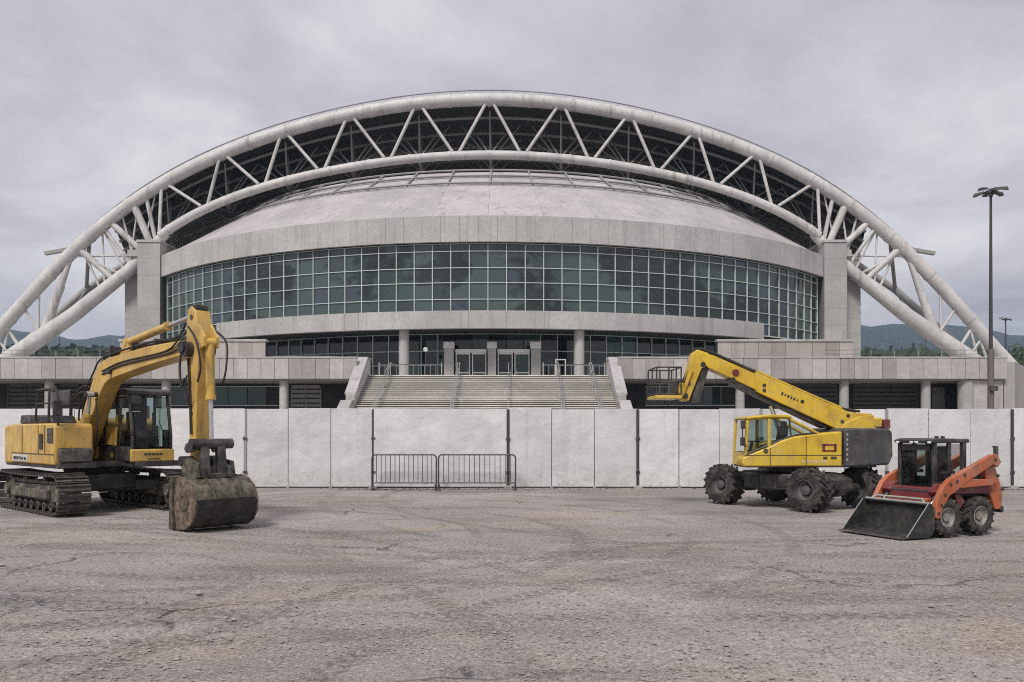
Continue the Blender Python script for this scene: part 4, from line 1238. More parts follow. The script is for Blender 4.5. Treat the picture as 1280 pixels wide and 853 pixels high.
for k in range(5): g.bx(cx1 + .055, cx1 + .066, cy0 + .28 + k * .09, cy0 + .35 + k * .09, 1.30, 1.35)
g.bx(cx1 + .055, cx1 + .066, cy0 + .36, cy0 + .66, 1.2, 1.225); tag(g.build('lettering', 'ink', fp), kind='stuff')
fw = G(); fw.add([(cx1 + .005, cy0 + .1, 1.47), (cx1 + .005, cy1 - .1, 1.47), (cx1 + .015, cy1 - .1, 1.75), (cx1 + .015, cy0 + .1, 1.75), (cx1 - .175, cy1 - .1, 2.70), (cx1 - .175, cy0 + .1, 2.70)], [(0, 1, 2, 3), (3, 2, 4, 5)])
fw.build('windscreen', 'cabglass', cabo, smooth=False)
for y in (cy0 + .02, cy1 - .02):
    G().add([(cx0 + .1, y, 1.52), (cx0 + .70, y, 1.52), (cx0 + .70, y, 2.7), (cx0 + .1, y, 2.7)], [(0, 1, 2, 3)]).build('side_window', 'cabglass', cabo, smooth=False)
    G().add([(cx0 + .80, y, 1.52), (cx1 - .06, y, 1.52), (cx1 - .05, y, 1.75), (cx1 - .22, y, 2.7), (cx0 + .80, y, 2.7)], [(0, 1, 2, 3, 4)]).build('side_window', 'cabglass', cabo, smooth=False)
G().prism([(cx0 + .2, 2.0), (cx0 + .85, 1.96), (cx0 + .8, 1.52), (cx0 + .2, 1.55)], cy0 - .012, cy0 - .001).build('side_cover', 'yellow', cabo)
g = G(); g.bx(.55, 1.05, .55, 1.05, 1.45, 1.62); g.prism([(.45, 1.6), (.62, 1.6), (.52, 2.35), (.40, 2.35)], .56, 1.04); g.bx(.42, .52, .66, .94, 2.36, 2.55); g.bx(.6, 1.0, .6, 1.0, 1.2, 1.45)
g.build('seat', 'seat', cabo, bev=.04)
g = G(); g.bx(1.2, 1.5, .45, .62, 1.2, 1.85); g.cyl((1.35, .95, 1.2), (1.3, .95, 2.0), .025, n=8); g.cyl((1.35, .68, 1.2), (1.3, .68, 2.0), .025, n=8); g.bx(1.45, 1.6, 1.0, 1.15, 1.2, 1.9)
g.build('controls', 'seat', cabo, bev=.01)
g = G(); g.tube([(cx1 + .03, cy1 - .12, 1.5), (cx1 + .05, cy1 - .35, 2.1)], .012, 6); g.build('wiper', 'black', cabo)
# boom: cranked box beam
BYc = -.12
def plate_beam(top, bot, y0, y1): return G().prism(top + bot[::-1], y0, y1)
btop = [(-.36, 1.74), (.2, 2.48), (.80, 3.20), (1.02, 3.40), (1.30, 3.50), (1.75, 3.55), (3.6, 3.66), (5.25, 3.67), (5.50, 3.52)]
bbot = [(-.06, 1.46), (.55, 2.12), (1.18, 2.80), (1.40, 2.96), (1.66, 3.05), (2.1, 3.10), (3.6, 3.25), (5.25, 3.37), (5.50, 3.40)]
boom = plate_beam(btop, bbot, BYc - .19, BYc + .19).build('boom', 'yellow', ex_, bev=.018)
for z0_, x0_ in ((1.62, -.18), (2.72, .98), (3.50, 5.45)):
    G().cyl((x0_, BYc - (.34 if x0_ != .98 else .46), z0_), (x0_, BYc + (.34 if x0_ != .98 else .46), z0_), .12 if x0_ != .98 else .06, n=16).build('pivot_pin', 'black', boom)
g = G()
for s_ in (-1, 1): g.prism([(-.5, 1.15), (.45, 1.15), (.1, 1.7), (-.35, 1.85)], BYc + s_ * .31 - .04, BYc + s_ * .31 + .04)
g.build('boom_bracket', 'black', ex_)
for s_ in (-1, 1): hyd(ex_, (.62, 1.28), (1.0, 2.72), BYc + s_ * .36, .075, .66, 'boom_cylinder', 'yellow')
# hoses along the boom
g = G()
for k in range(4):
    y = BYc - .14 + .09 * k; dz = .06 + .02 * (k % 2)
    g.tube(sm([(-.3 - .05 * k, y, 1.8), (-.1, y - .04, 2.5 + .1 * k), (.62, y, 3.2 + dz), (1.0, y, 3.47 + dz), (1.8, y, 3.58 + dz), (3.6, y, 3.69 + dz), (4.9, y, 3.70 + dz), (5.3, y, 3.95 + dz)]), .022, 6)
g.build('hose_run', 'hose', boom)
for x in (1.6, 2.8, 3.9): G().bx(x, x + .05, BYc - .17, BYc + .17, 3.56, 3.80).build('hose_clamp', 'black', boom)
g = G()
g.tube(sm([(-.6, -.35, 1.9), (-.55, -.35, 2.5), (-.1, -.3, 2.8), (.3, -.2, 2.75)]), .025, 6); g.tube(sm([(-.65, -.3, 1.9), (-.6, -.3, 2.6), (-.1, -.25, 2.95), (.4, -.2, 2.9)]), .025, 6); g.tube(sm([(.9, -.33, 1.3), (1.15, -.38, 1.9), (1.1, -.38, 2.5), (.95, -.33, 2.62)]), .02, 6)
g.build('loop_hose', 'hose', boom)
hyd(ex_, (2.25, 3.86), (5.48, 4.18), BYc, .085, .60, 'stick_cylinder', 'yellow')
G().prism([(1.95, 3.52), (2.5, 3.58), (2.32, 3.95), (2.18, 3.95)], BYc - .08, BYc + .08).build('cylinder_bracket', 'yellow', boom)
G().bx(1.72, 1.84, BYc - .30, BYc - .195, 3.16, 3.26).build('work_lamp', 'charcoal', boom, bev=.02)
g = G(); g.tube(sm([(1.3, BYc - .21, 3.25), (2.4, BYc - .21, 3.40), (4.6, BYc - .21, 3.50), (5.3, BYc - .25, 3.75), (5.6, BYc - .25, 3.5)]), .018, 6); g.tube(sm([(1.3, BYc - .21, 3.18), (2.4, BYc - .21, 3.33), (4.7, BYc - .21, 3.44), (5.35, BYc - .25, 3.6)]), .018, 6); g.build('pipe_run', 'hose', boom)
_before = set(ex_.children)
# stick
spoly = [(4.96, 4.26), (5.10, 4.32), (5.27, 4.22), (5.36, 3.9), (5.40, 3.5), (5.33, 2.6), (5.27, 1.6), (5.26, 1.28), (5.12, 1.20), (5.04, 1.35), (5.00, 2.4), (4.92, 3.2), (4.89, 3.7), (4.93, 4.1)]
stick = G().prism(spoly, BYc - .155, BYc + .155).build('stick', 'yellow', ex_, bev=.018)
G().bx(5.08, 5.26, BYc - .13, BYc + .13, 4.22, 4.345).build('top_cap', 'black', stick, bev=.02)
G().cyl((5.08, BYc - .3, 3.47), (5.08, BYc + .3, 3.47), .15, n=18).build('pivot_pin', 'black', stick)
g = G()
for s_ in (-1, 1): g.prism([(5.36, 3.95), (5.62, 3.68), (5.62, 3.5), (5.42, 3.45)], BYc + s_ * .13 - .03, BYc + s_ * .13 + .03)
g.build('cylinder_lug', 'yellow', stick)
hyd(ex_, (5.55, 3.58), (5.62, 1.62), BYc, .085, .55, 'bucket_cylinder', 'yellow')
for (z_, w_) in ((4.10, .17), (2.2, .165), (1.5, .17)): G().cyl((5.13, BYc - w_, z_), (5.13, BYc + w_, z_), .05, n=12).build('pivot_pin', 'black', stick)
g = G(); g.tube(sm([(5.0, BYc - .17, 3.3), (5.08, BYc - .17, 2.4), (5.12, BYc - .17, 1.8)]), .016, 6); g.tube(sm([(5.06, BYc - .17, 3.3), (5.13, BYc - .17, 2.4), (5.17, BYc - .17, 1.8)]), .016, 6); g.build('pipe_run', 'hose', stick)
g = G()
for s_ in (-1, 1):
    y = BYc + s_ * .26
    g.tube(sm([(5.0, y, 3.6), (4.86, y, 3.2), (4.92, y, 2.75), (5.05, y, 2.9)]), .022, 6)
    g.tube(sm([(5.2, y, 3.9), (5.62, y + s_ * .05, 3.6), (5.70, y, 3.1), (5.58, y, 2.8)]), .022, 6)
    g.tube(sm([(5.15, y, 2.95), (5.05, y, 2.7), (5.15, y, 2.45), (5.25, y, 2.6)]), .02, 6)
g.build('stick_hose', 'hose', stick)
# linkage
g = G()
for s_ in (-1, 1):
    y = BYc + s_ * .27
    g.prism([(5.12, 1.52), (5.2, 1.62), (5.62, 1.70), (5.70, 1.62), (5.64, 1.52), (5.2, 1.44)], y - .035, y + .035)
g.cyl((5.62, BYc - .42, 1.62), (5.62, BYc + .42, 1.62), .10, n=14); g.cyl((5.16, BYc - .40, 1.28), (5.16, BYc + .40, 1.28), .10, n=14)
g.build('tipping_lever', 'black', ex_)
g = G()
for s_ in (-1, 1):
    y = BYc + s_ * .17
    g.prism([(5.55, 1.62), (5.70, 1.62), (5.80, 1.05), (5.62, 1.02)], y - .08, y + .08)
g.build('bucket_link', 'black', ex_, bev=.02)
# quick hitch
g = G()
for s_ in (-1, 1):
    y = BYc + s_ * .27; g.prism([(5.05, 1.36), (5.26, 1.36), (5.86, 1.18), (5.88, .98), (5.02, .98)], y - .05, y + .05)
g.bx(5.1, 5.85, BYc - .22, BYc + .22, .96, 1.06)
g.build('quick_hitch', 'black', ex_, bev=.015)
# bucket
def bucket_curve(off=0.0):
    P = [(5.36, .97), (5.60, 1.0), (5.88, .95), (6.10, .82), (6.23, .60), (6.22, .36), (6.08, .16), (5.86, .05), (5.66, .02), (5.42, .012)]
    if off == 0: return P
    c_ = Vector((5.72, .52)); out = []
    for p in P:
        d = Vector(p) - c_; out.append(tuple(c_ + d * (1 - off / d.length)))
    return out
bkw = .61
outer, inner = bucket_curve(), bucket_curve(.035)
bk = G().prism(outer + inner[::-1], -bkw + BYc, bkw + BYc).build('bucket', 'bucket', ex_)
for s_ in (-1, 1):
    y = BYc + s_ * (bkw + .012)
    G().prism([(5.50, .98), (5.60, 1.01), (5.89, .96), (6.11, .83), (6.245, .60), (6.235, .35), (6.09, .15), (5.86, .04), (5.66, .012), (5.52, .012), (5.44, .3), (5.42, .6)], y - .018, y + .018).build('side_plate', 'bucket_plate', bk)
    G().lathe([(.10, 0), (.19, 0), (.19, .03), (.10, .03)], 18, 'y', (5.80, y + (s_ - 1) * .012 + s_ * .012, .56)).build('plate_boss', 'bucket', bk)
    G().prism([(5.32, 1.0), (5.42, 1.0), (5.40, .55), (5.44, .02), (5.26, .02), (5.28, .5)], y - .05, y + .05).build('side_cutter', 'bucket', bk)
for y in (-.25, .28):
    G().prism([(5.45, .985), (5.62, 1.02), (5.90, .975), (6.13, .84), (6.27, .61), (6.15, .6), (5.88, .85), (5.55, .93)], BYc + y - .02, BYc + y + .02).build('back_rib', 'bucket', bk)
G().prism([(6.08, .15), (6.235, .35), (6.265, .60), (6.23, .60), (6.21, .36), (6.06, .17)], BYc - bkw + .04, BYc + bkw - .04).build('wear_plate', 'dark_bucket', bk)
for s_ in (-1, 1): G().prism([(5.30, .95), (5.84, .985), (5.76, 1.28), (5.26, 1.34), (5.16, 1.2)], BYc + s_ * .36 - .03, BYc + s_ * .36 + .03).build('ear', 'bucket', bk)
for k in range(5):
    y = BYc - bkw + .08 + k * (2 * bkw - .16) / 4
    G().prism([(5.45, .09), (5.45, -.0), (4.98, .005), (4.98, .035)], y - .06, y + .06).build('tooth', 'bright_steel', bk)
for o in list(ex_.children):
    if o not in _before: o.location.x += .42

# ================================================================== WHEELED TELESCOPIC BOOM LIFT
lf_ = thing('boom_lift', 'bright yellow wheeled machine with raised telescopic boom and work basket', 'boom lift', (6.98, 20.05, 0), 0.0)
CH = R(-57)                               # heading of the chassis
def chassis(g, name, mat, bev=.015, par=None): return g.build(name, mat, par or lf_, bev=bev, rz=CH)
for sx in (-1, 1):
    for sy in (-1, 1):
        c_, s_ = math.cos(CH), math.sin(CH); x, y = sx * 1.28, sy * .98
        wheel(lf_, (x * c_ - y * s_, x * s_ + y * c_, .505), .515, .46, sy, 'rim', CH, 18, .50)
g = G(); g.prism([(-1.5, .50), (-1.5, .72), (-1.2, .86), (1.2, .86), (1.5, .72), (1.5, .50), (1.2, .40), (-1.2, .40)], -.34, .34)
chassis(g, 'chassis', 'black')
for sx in (-1, 1):
    g = G(); g.cyl((sx * 1.28, -.8, .505), (sx * 1.28, .8, .505), .11, n=14); g.lathe([(.05, -.22), (.2, -.15), (.2, .15), (.05, .22)], 16, 'y', (sx * 1.28, 0, .505)); chassis(g, 'axle', 'black')
g = G(); g.bx(-.72, .72, -.92, -.36, .45, .84); chassis(g, 'side_tank', 'charcoal', .04)
g = G(); g.bx(-.72, .72, .36, .92, .45, .84); chassis(g, 'side_tank', 'charcoal', .04)
g = G()
for k in range(3): g.bx(-.5 + k * .4, -.2 + k * .4, -.935, -.915, .52, .78)
chassis(g, 'tank_cover', 'black', .005)
G().lathe([(.2, 0), (.62, 0), (.62, .14), (.2, .14)], 30, 'z', (0, 0, .87)).build('turntable', 'black', lf_)
UH = R(180 + 1.5)
def up(g, name, mat, bev=.015, par=None, **kw):
    if par is None: return g.build(name, mat, lf_, bev=bev, rz=UH, **kw)
    return g.build(name, mat, par, bev=bev, **kw)
g = G(); g.prism([(-1.7, -1.0), (.8, -1.0), (1.0, .0), (1.45, .05), (1.45, 1.0), (-1.7, 1.0)], 1.0, 1.08, 'xy'); ub_ = up(g, 'upper_frame', 'black')
# near (left) side body: low nose, curved rise behind the cab
body = [(1.50, 1.02), (1.53, 1.10), (1.53, 1.24), (1.40, 1.30), (.88, 1.50), (.62, 1.64), (.30, 1.74), (-.2, 1.80), (-.86, 1.86), (-.86, 1.02)]
sb = up(G().prism(body, .50, 1.02), 'side_body', 'yellow2', .035)
G().bx(-.84, 1.49, 1.012, 1.026, 1.285, 1.30).build('panel_gap', 'ink', sb)
for x in (.86, .0): G().bx(x, x + .016, 1.012, 1.025, 1.05, 1.47 if x > .5 else 1.75).build('panel_gap', 'ink', sb)
g = G(); g.bx(-.72, -.38, 1.012, 1.028, 1.52, 1.56); g.bx(-.72, -.66, 1.012, 1.028, 1.38, 1.56); g.bx(-.44, -.38, 1.012, 1.028, 1.38, 1.56); g.bx(-.72, -.38, 1.012, 1.028, 1.38, 1.415); g.build('vent_frame', 'maroon', sb)
g = G(); g.bx(-.72, -.58, 1.012, 1.028, 1.2, 1.26); g.bx(-.50, -.40, 1.012, 1.028, 1.2, 1.26); g.build('lock', 'ink', sb)
G().cyl((.98, 1.01, 1.40), (.98, 1.035, 1.40), .055, n=14).build('door_latch', 'black', sb)
g = G()
for k, w in enumerate((.05, .035, .05, .04, .055, .03, .045, .05)): g.bx(.05 - k * .075, .05 - k * .075 + w, 1.012, 1.025, 1.12, 1.165)
tag(g.build('lettering', 'decal', sb), kind='stuff')
rb2 = up(G().prism([(.75, 1.08), (.75, 1.5), (.3, 1.62), (-.86, 1.72), (-.86, 1.08)], -1.02, -.45), 'far_side_body', 'yellow2', .035)
# counterweight
cw2 = up(G().prism([(-.90, 1.0), (-.90, 1.90), (-.97, 1.94), (-1.98, 1.93), (-2.06, 1.84), (-2.08, 1.28), (-1.98, 1.06)], -1.05, 1.05), 'counterweight', 'charcoal', .05)
g = G()
for k in range(6): g.bx(-.985, -.945, 1.045, 1.058, 1.16 + k * .12, 1.22 + k * .12)
g.build('reflective_strip', 'steel_dull', cw2)
# cab
cabg = G()
CY0, CY1 = .06, 1.0
sp = [(1.46, 1.26), (1.42, 2.26), (.88, 2.30), (.40, 2.30), (-.05, 1.92)]
for y in (CY0 + .04, CY1 - .04):
    cabg.tube([(1.45, y, 1.2), (1.40, y, 2.14)], .045, 8); cabg.tube([(.88, y, 1.1), (.88, y, 2.19)], .045, 8)
    cabg.tube([(1.40, y, 2.15), (.88, y, 2.20), (.45, y, 2.19), (-.30, y, 1.80)], .04, 8)
cabo2 = up(cabg, 'cab', 'yellow2', 0)
G().prism([(1.46, 2.15), (1.44, 2.20), (.9, 2.26), (.42, 2.255), (.34, 2.20), (.42, 2.18), (.9, 2.19)], CY0 - .03, CY1 + .03).build('roof', 'yellow2', cabo2, bev=.02)
G().bx(1.44, 1.48, CY0, CY1 - .06, 1.05, 1.36).build('front_panel', 'yellow2', cabo2)
G().add([(1.452, CY0 + .08, 1.38), (1.452, CY1 - .08, 1.38), (1.405, CY1 - .08, 2.14), (1.405, CY0 + .08, 2.14)], [(0, 1, 2, 3)]).build('windscreen', 'cabglass', cabo2, smooth=False)
for y in (CY0 + .03, CY1 - .02):
    G().add([(1.42, y, 1.33), (.93, y, 1.50), (.93, y, 2.14), (1.37, y, 2.12)], [(0, 1, 2, 3)]).build('door_window', 'cabglass', cabo2, smooth=False)
    G().add([(.83, y, 1.53), (.3, y, 1.75), (-.22, y, 1.81), (.45, y, 2.14), (.83, y, 2.16)], [(0, 1, 2, 3, 4)]).build('rear_window', 'cabglass', cabo2, smooth=False)
g = G(); g.tube(sm([(1.43, CY1 - .02, 1.32), (.92, CY1 - .02, 1.52)]), .03, 6); g.tube(sm([(.84, CY1 - .02, 1.55), (.3, CY1 - .02, 1.76), (-.25, CY1 - .02, 1.82)]), .025, 6); g.tube(sm([(.36, CY1 - .02, 1.76), (.40, CY1 - .02, 2.15)]), .02, 6)
g.build('window_seal', 'black', cabo2)
g = G(); g.bx(.45, .9, .3, .78, 1.35, 1.52); g.prism([(.38, 1.5), (.52, 1.5), (.44, 2.0), (.32, 2.0)], .3, .78); g.bx(.33, .43, .4, .68, 2.0, 2.11)
g.build('seat', 'seat', cabo2, bev=.04)
g = G(); g.tube([(1.25, .54, 1.1), (1.15, .54, 1.6)], .04, 8); g.bx(1.15, 1.4, .2, .9, 1.1, 1.42); g.bx(1.28, 1.38, .5, .62, 1.9, 2.05)
g.build('dashboard', 'seat', cabo2, bev=.02)
g = G(); g.lathe([(.15, -.015), (.18, 0), (.15, .015)], 18, 'z', (1.12, .54, 1.62)); g.build('steering_wheel', 'seat', cabo2)
g = G(); g.tube([(1.44, CY1, 1.50), (1.54, CY1 + .04, 1.55), (1.54, CY1 + .04, 1.95), (1.44, CY1, 2.2)], .014, 6); g.bx(1.50, 1.58, CY1 - .02, CY1 + .13, 1.52, 1.72); g.bx(1.50, 1.57, CY1 - .02, CY1 + .12, 1.92, 2.12)
g.build('mirror', 'black', cabo2)
# boom, pivoted at the rear; sections slide out of one another
tb = lambda x: 2.33 + (x + 1.40) * .4273        # upper edge of the boom
bb = lambda x: 1.91 + (x + 1.04) * .468         # lower edge
bo = up(G().prism([(-1.96, 1.94), (-1.04, 1.92), (.95, bb(.95)), (.95, tb(.95)), (-1.40, tb(-1.40)), (-1.96, 2.30)], -.25, .25), 'boom', 'yellow2', .02)
G().prism([(.90, bb(.90) + .05), (1.62, bb(1.62) + .05), (2.14, 3.44), (2.30, 3.62), (2.38, 3.84), (1.97, tb(1.97) - .04), (.90, tb(.90) - .05)], -.205, .205).build('inner_section', 'yellow2', bo, bev=.015)
G().prism([(-.90, bb(-.90) - .015), (1.55, bb(1.55) - .0), (1.50, bb(1.50) - .08), (-.80, bb(-.80) - .08)], -.19, .19).build('under_rail', 'black', bo)
g = G()
for y in (.12, -.08): g.tube([(-1.7, y, 2.36), (-1.3, y, tb(-1.3) + .05), (1.9, y, tb(1.9) + .03), (2.3, y, 3.92)], .032, 8)
g.build('top_pipe', 'black', bo)
for y in (.20, -.24): G().prism([(-1.2, tb(-1.2) + .005), (.94, tb(.94) + .005), (.94, tb(.94) + .05), (-1.2, tb(-1.2) + .05)], y, y + .05).build('top_rail', 'yellow2', bo)
for (x, k) in ((-1.55, .3), (-1.2, .35), (-1.35, .75), (-1.75, .5), (-.2, .55), (.75, .5), (.75, .25)):
    z = max(1.94, bb(x)) + k * (min(tb(x), 2.32 if x < -1.4 else 9) - max(1.94, bb(x)))
    G().cyl((x, -.262, z), (x, .262, z), .045, n=14).build('pin', 'black', bo)
G().cyl((1.45, -.23, bb(1.45) + .24), (1.45, .23, bb(1.45) + .24), .085, n=16).build('pin', 'maroon', bo)
G().cyl((1.52, -.24, bb(1.52) + .03), (1.52, .24, bb(1.52) + .03), .06, n=16).build('pin', 'black', bo)
g = G(); rot = Matrix.Rotation(-math.atan(.445), 4, 'Y')
for k, w in enumerate((.05, .03, .055, .04, .05, .03)):
    x = .30 - k * .075
    g.box((x, .253, (tb(x) + bb(x)) / 2), (w, .008, .055 if k else .075), rot)
tag(g.build('lettering', 'ink', bo), kind='stuff')
G().bx(-2.24, -1.94, -.2, .2, 1.96, 2.20).build('boom_heel', 'yellow2', bo, bev=.03)
G().bx(-2.42, -2.26, -.24, .24, 1.93, 2.16).build('heel_bumper', 'maroon', bo, bev=.02)
for y in (-.36, .29): up(G().prism([(-1.95, 1.9), (-1.1, 1.9), (-1.25, 2.08), (-1.6, 2.24), (-1.95, 2.26)], y, y + .07), 'boom_bracket', 'yellow2')
lift = up(G().cyl((-.2, 0, 1.15), (.25, 0, 1.75), .10, n=14), 'lift_cylinder', 'yellow2', 0)
G().cyl((.25, 0, 1.75), (.50, 0, 2.5), .055, n=12).build('rod', 'chrome', lift)
# boom head: fold-down jib with black inner frame
jb = up(G().prism([(2.12, 3.80), (2.40, 3.89), (2.50, 3.80), (2.80, 2.66), (2.70, 2.60), (2.60, 2.62), (2.27, 3.46), (2.05, 3.50)], -.19, .19), 'jib', 'yellow2', .02)
G().prism([(2.24, 3.44), (2.10, 3.42), (2.34, 2.57), (2.57, 2.57)], -.15, .15).build('jib_frame', 'black', jb, bev=.01)
for (x, z, r_) in ((2.26, 3.52, .06), (2.70, 2.74, .07), (2.62, 3.05, .05)): G().cyl((x, -.22, z), (x, .22, z), r_, n=14).build('pin', 'black', jb)
g = G()
for y in (.1, -.1): g.tube(sm([(2.42, y, 3.92), (2.60, y, 3.35), (2.76, y, 2.98), (2.80, y, 2.80)]), .022, 6)
g.build('hose', 'hose', jb)
G().cyl((2.55, .21, 3.35), (2.78, .21, 2.75), .045, n=12).build('tilt_cylinder', 'yellow2', jb)
jx, jz = 2.38, 3.82
# basket
bx0, bx1, bz0, bz1, bw_ = 2.88, 3.48, 2.72, 3.42, .52
g = G()
for z in (bz0 + .06, (bz0 + bz1) / 2, bz1):
    g.tube([(bx0, -bw_, z), (bx1, -bw_, z), (bx1, bw_, z), (bx0, bw_, z)], .019, 7, closed=True)
for x in (bx0, (bx0 + bx1) / 2, bx1):
    for y in (-bw_, bw_): g.cyl((x, y, bz0), (x, y, bz1), .019, n=7)
for x in (bx0, bx1): g.cyl((x, 0, bz0), (x, 0, bz1), .019, n=7)
bk2 = up(g, 'work_basket', 'black', 0)
G().bx(bx0 - .02, bx1 + .02, -bw_ - .02, bw_ + .02, bz0 - .06, bz0 + .02).build('floor_tray', 'yellow2', bk2, bev=.01)
G().bx(bx0 - .1, bx0 + .16, -.2, .2, bz0 + .1, bz0 + .42).build('control_box', 'charcoal', bk2, bev=.02)
G().bx(bx0 - .14, bx0 - .01, -.25, .25, bz0, bz0 + .34).build('mounting', 'yellow2', bk2, bev=.02)

# ================================================================== SKID STEER LOADER
sk = thing('skid_steer_loader', 'small orange skid steer loader with a wide black bucket', 'loader', (7.83, 14.92, 0), R(203))
for x in (-.42, .42):
    for s_ in (-1, 1): wheel(sk, (x, s_ * .56, .335), .345, .27, s_, 'pale_rim', 0, 16, .52)
g = G(); g.prism([(-.95, .30), (-.98, .70), (-.9, .86), (.2, .86), (.62, .62), (.66, .30), (.5, .20), (-.8, .20)], -.40, .40); g.build('body', 'charcoal', sk, bev=.02)
for s_ in (-1, 1):
    y0_, y1_ = sorted((s_ * .405, s_ * .60))
    G().prism([(-.92, .72), (-.92, .92), (.45, .92), (.62, .78), (.55, .70), (.2, .735)], y0_, y1_).build('fender', 'maroon', sk, bev=.015)
    G().prism([(-.12, .60), (.0, .72), (.14, .72), (.02, .45)], *sorted((s_ * .50, s_ * .585))).build('wheel_guard', 'maroon', sk)
# engine bay and tail
G().prism([(-.98, .35), (-1.06, .55), (-1.06, 1.08), (-.98, 1.16), (-.48, 1.18), (-.45, .88), (-.9, .80), (-.9, .35)], -.42, .42).build('engine_cover', 'charcoal', sk, bev=.025)
G().bx(-1.11, -1.04, -.62, .62, .36, .48).build('rear_bumper', 'black', sk, bev=.02)
# rear towers and lift arms
for s_ in (-1, 1):
    y0_, y1_ = sorted((s_ * .47, s_ * .60))
    G().prism([(-1.06, .42), (-.90, .42), (-.66, .95), (-.62, 1.28), (-.72, 1.36), (-.86, 1.30), (-1.02, .95), (-1.1, .7)], y0_, y1_).build('rear_tower', 'orange', sk, bev=.015)
    y0_, y1_ = sorted((s_ * .61, s_ * .71))
    arm = G().prism([(-.92, 1.30), (-.80, 1.44), (-.68, 1.44), (.40, 1.02), (.56, .90), (.74, .62), (.77, .34), (.66, .32), (.58, .52), (.42, .72), (.24, .80), (.08, .90), (-.70, 1.26), (-.82, 1.20)], y0_, y1_).build('lift_arm', 'orange', sk, bev=.012)
    G().prism([(-.72, .98), (.10, 1.02), (.34, .90), (.26, .84), (-.70, .88)], *sorted((s_ * .612, s_ * .70))).build('arm_link', 'orange', sk, bev=.012)
    yo = s_ * .715
    for (x, z) in ((-.75, 1.34), (.05, 1.08), (.40, .92), (.24, .97), (.54, .74), (.70, .42), (.63, .56), (-.95, .8), (-.82, 1.05)):
        G().cyl((x, yo - s_ * .03, z), (x, yo + s_ * .008, z), .028, n=12).build('pin', 'ink', arm)
    hyd(sk, (-.80, .70), (.10, .98), s_ * .54, .04, .6, 'lift_cylinder', 'charcoal')
    hyd(sk, (.38, .86), (.72, .50), s_ * .52, .035, .6, 'tilt_cylinder', 'charcoal')
g = G(); g.tube([(.54, -.6, .78), (.54, .6, .78)], .035, 10); g.build('cross_tube', 'charcoal', sk)
G().bx(-.9, -.84, .60, .66, 1.36, 1.58).build('tail_lamp_post', 'black', sk)
g = G(); g.tube([(-.88, .55, 1.3), (-.95, .60, 1.46), (-.92, .62, 1.58), (-.80, .62, 1.58)], .015, 6); g.build('grab_hook', 'black', sk)
# cab
g = G(); ca0, ca1, cyw, cz = -.40, .40, .365, 1.67
for y in (-cyw, cyw):
    g.bx(ca0, ca0 + .09, y - .04, y + .04, .88, cz); g.bx(ca1 - .05, ca1 + .02, y - .035, y + .035, .74, cz); g.bx(-.02, .05, y - .03, y + .03, .9, cz)
    g.bx(ca0, ca1, y - .03, y + .03, .80, .95)
cabk = g.build('cab', 'black', sk, bev=.012)
G().prism([(ca0 - .08, cz - .02), (ca0 - .06, cz + .05), (ca1 - .05, cz + .065), (ca1 + .10, cz + .03), (ca1 + .09, cz - .03)], -cyw - .05, cyw + .05).build('roof', 'black', cabk, bev=.02)
G().bx(ca1 - .02, ca1 + .03, -cyw + .05, cyw - .05, cz - .16, cz - .05).build('header', 'black', cabk)
for y in (-.36, -.02, .10, .40): G().box((ca1 + .105, y * .9, cz - .012), (.03, .07, .04)).build('work_lamp', 'lamp', cabk, bev=.01)
for x in (-.16, .0): G().cyl((x, .1, cz + .05), (x, .1, cz + .10), .035, n=10).build('beacon', 'black', cabk)
G().add([(ca1, -cyw + .05, .85), (ca1, cyw - .05, .85), (ca1, cyw - .05, cz - .16), (ca1, -cyw + .05, cz - .16)], [(0, 1, 2, 3)]).build('windscreen', 'cabglass', cabk, smooth=False)
for y in (-cyw, cyw):
    G().add([(ca0 + .1, y, .96), (-.03, y, .96), (-.03, y, cz - .04), (ca0 + .1, y, cz - .04)], [(0, 1, 2, 3)]).build('side_window', 'cabglass', cabk, smooth=False)
    G().add([(.06, y, .96), (ca1 - .06, y, .96), (ca1 - .06, y, cz - .04), (.06, y, cz - .04)], [(0, 1, 2, 3)]).build('side_window', 'cabglass', cabk, smooth=False)
g = G(); g.bx(-.25, .15, -.24, .24, .86, 1.0); g.prism([(-.36, .98), (-.2, .98), (-.26, 1.46), (-.36, 1.46)], -.24, .24); g.bx(-.34, -.26, -.13, .13, 1.46, 1.58); g.build('seat', 'seat', cabk, bev=.03)
g = G()
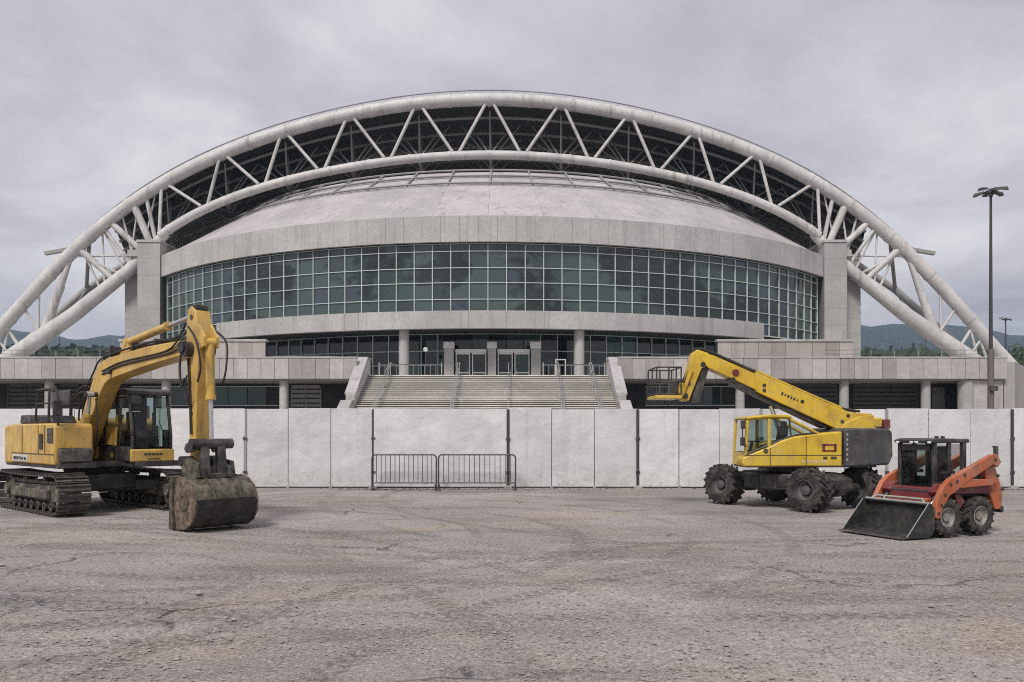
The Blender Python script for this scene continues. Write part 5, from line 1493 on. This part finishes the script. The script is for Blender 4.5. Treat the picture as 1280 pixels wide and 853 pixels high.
for y in (-.3, .3): g.tube(sm([(.2, y, .86), (.25, y, 1.18)]), .018, 6); g.bx(-.15, .22, y * 1.12 - .03, y * 1.12 + .03, 1.08, 1.14)
g.build('levers', 'seat', cabk)
# front apron and step
G().prism([(.47, .42), (.60, .42), (.56, .84), (.47, .86)], -.44, .44).build('front_apron', 'maroon', sk, bev=.02)
G().bx(.48, .68, -.45, .45, .60, .66).build('step', 'orange', sk, bev=.01)
# bucket: open towards the front
BW = .70
ob = [(1.50, .012), (.98, .012), (.86, .06), (.80, .18), (.82, .52), (.90, .60)]
ib = [(.925, .575), (.85, .50), (.832, .19), (.885, .085), (.99, .042), (1.50, .030)]
bks = G().prism(ob + ib, -BW, BW).build('bucket', 'dark_bucket', sk)
for s_ in (-1, 1):
    y = s_ * (BW + .012)
    G().prism([(1.48, .012), (.98, .012), (.86, .06), (.80, .18), (.82, .52), (.90, .60), (.96, .59)], y - .012, y + .012).build('side_plate', 'dark_bucket', bks)
    g = G(); g.tube([(1.47, y, .035), (.96, y, .592)], .009, 6); g.build('side_edge', 'louvre', bks)
G().prism([(1.50, .011), (1.60, .011), (1.60, .020), (1.50, .034)], -BW - .02, BW + .02).build('cutting_edge', 'track_steel', bks)
g = G(); g.tube([(.90, -BW, .60), (.90, BW, .60)], .022, 8); g.tube([(.84, -.5, .66), (.84, .5, .66)], .02, 8); g.tube([(.84, -.5, .66), (.89, -.58, .6)], .02, 8); g.tube([(.84, .5, .66), (.89, .58, .6)], .02, 8); g.build('top_bar', 'bright_steel', bks)
G().prism([(.66, .20), (.795, .20), (.81, .56), (.70, .56)], -.45, .45).build('attach_plate', 'black', bks)

# ================================================================== HAZE
hz = NT('haze_air')
pv = hz.new('ShaderNodeVolumePrincipled')
pv.inputs['Color'].default_value = (0.62, 0.80, 1.0, 1)
pv.inputs['Density'].default_value = 0.00026
pv.inputs['Anisotropy'].default_value = 0.2
hz.l.new(pv.outputs[0], hz.out.inputs['Volume'])
hb = G().bx(-3100, 3100, -450, 3300, -6.5, 290).build('haze', hz.m, smooth=False)
tag(hb, 'thin pale air between the yard and the hills', 'haze', None, 'stuff')
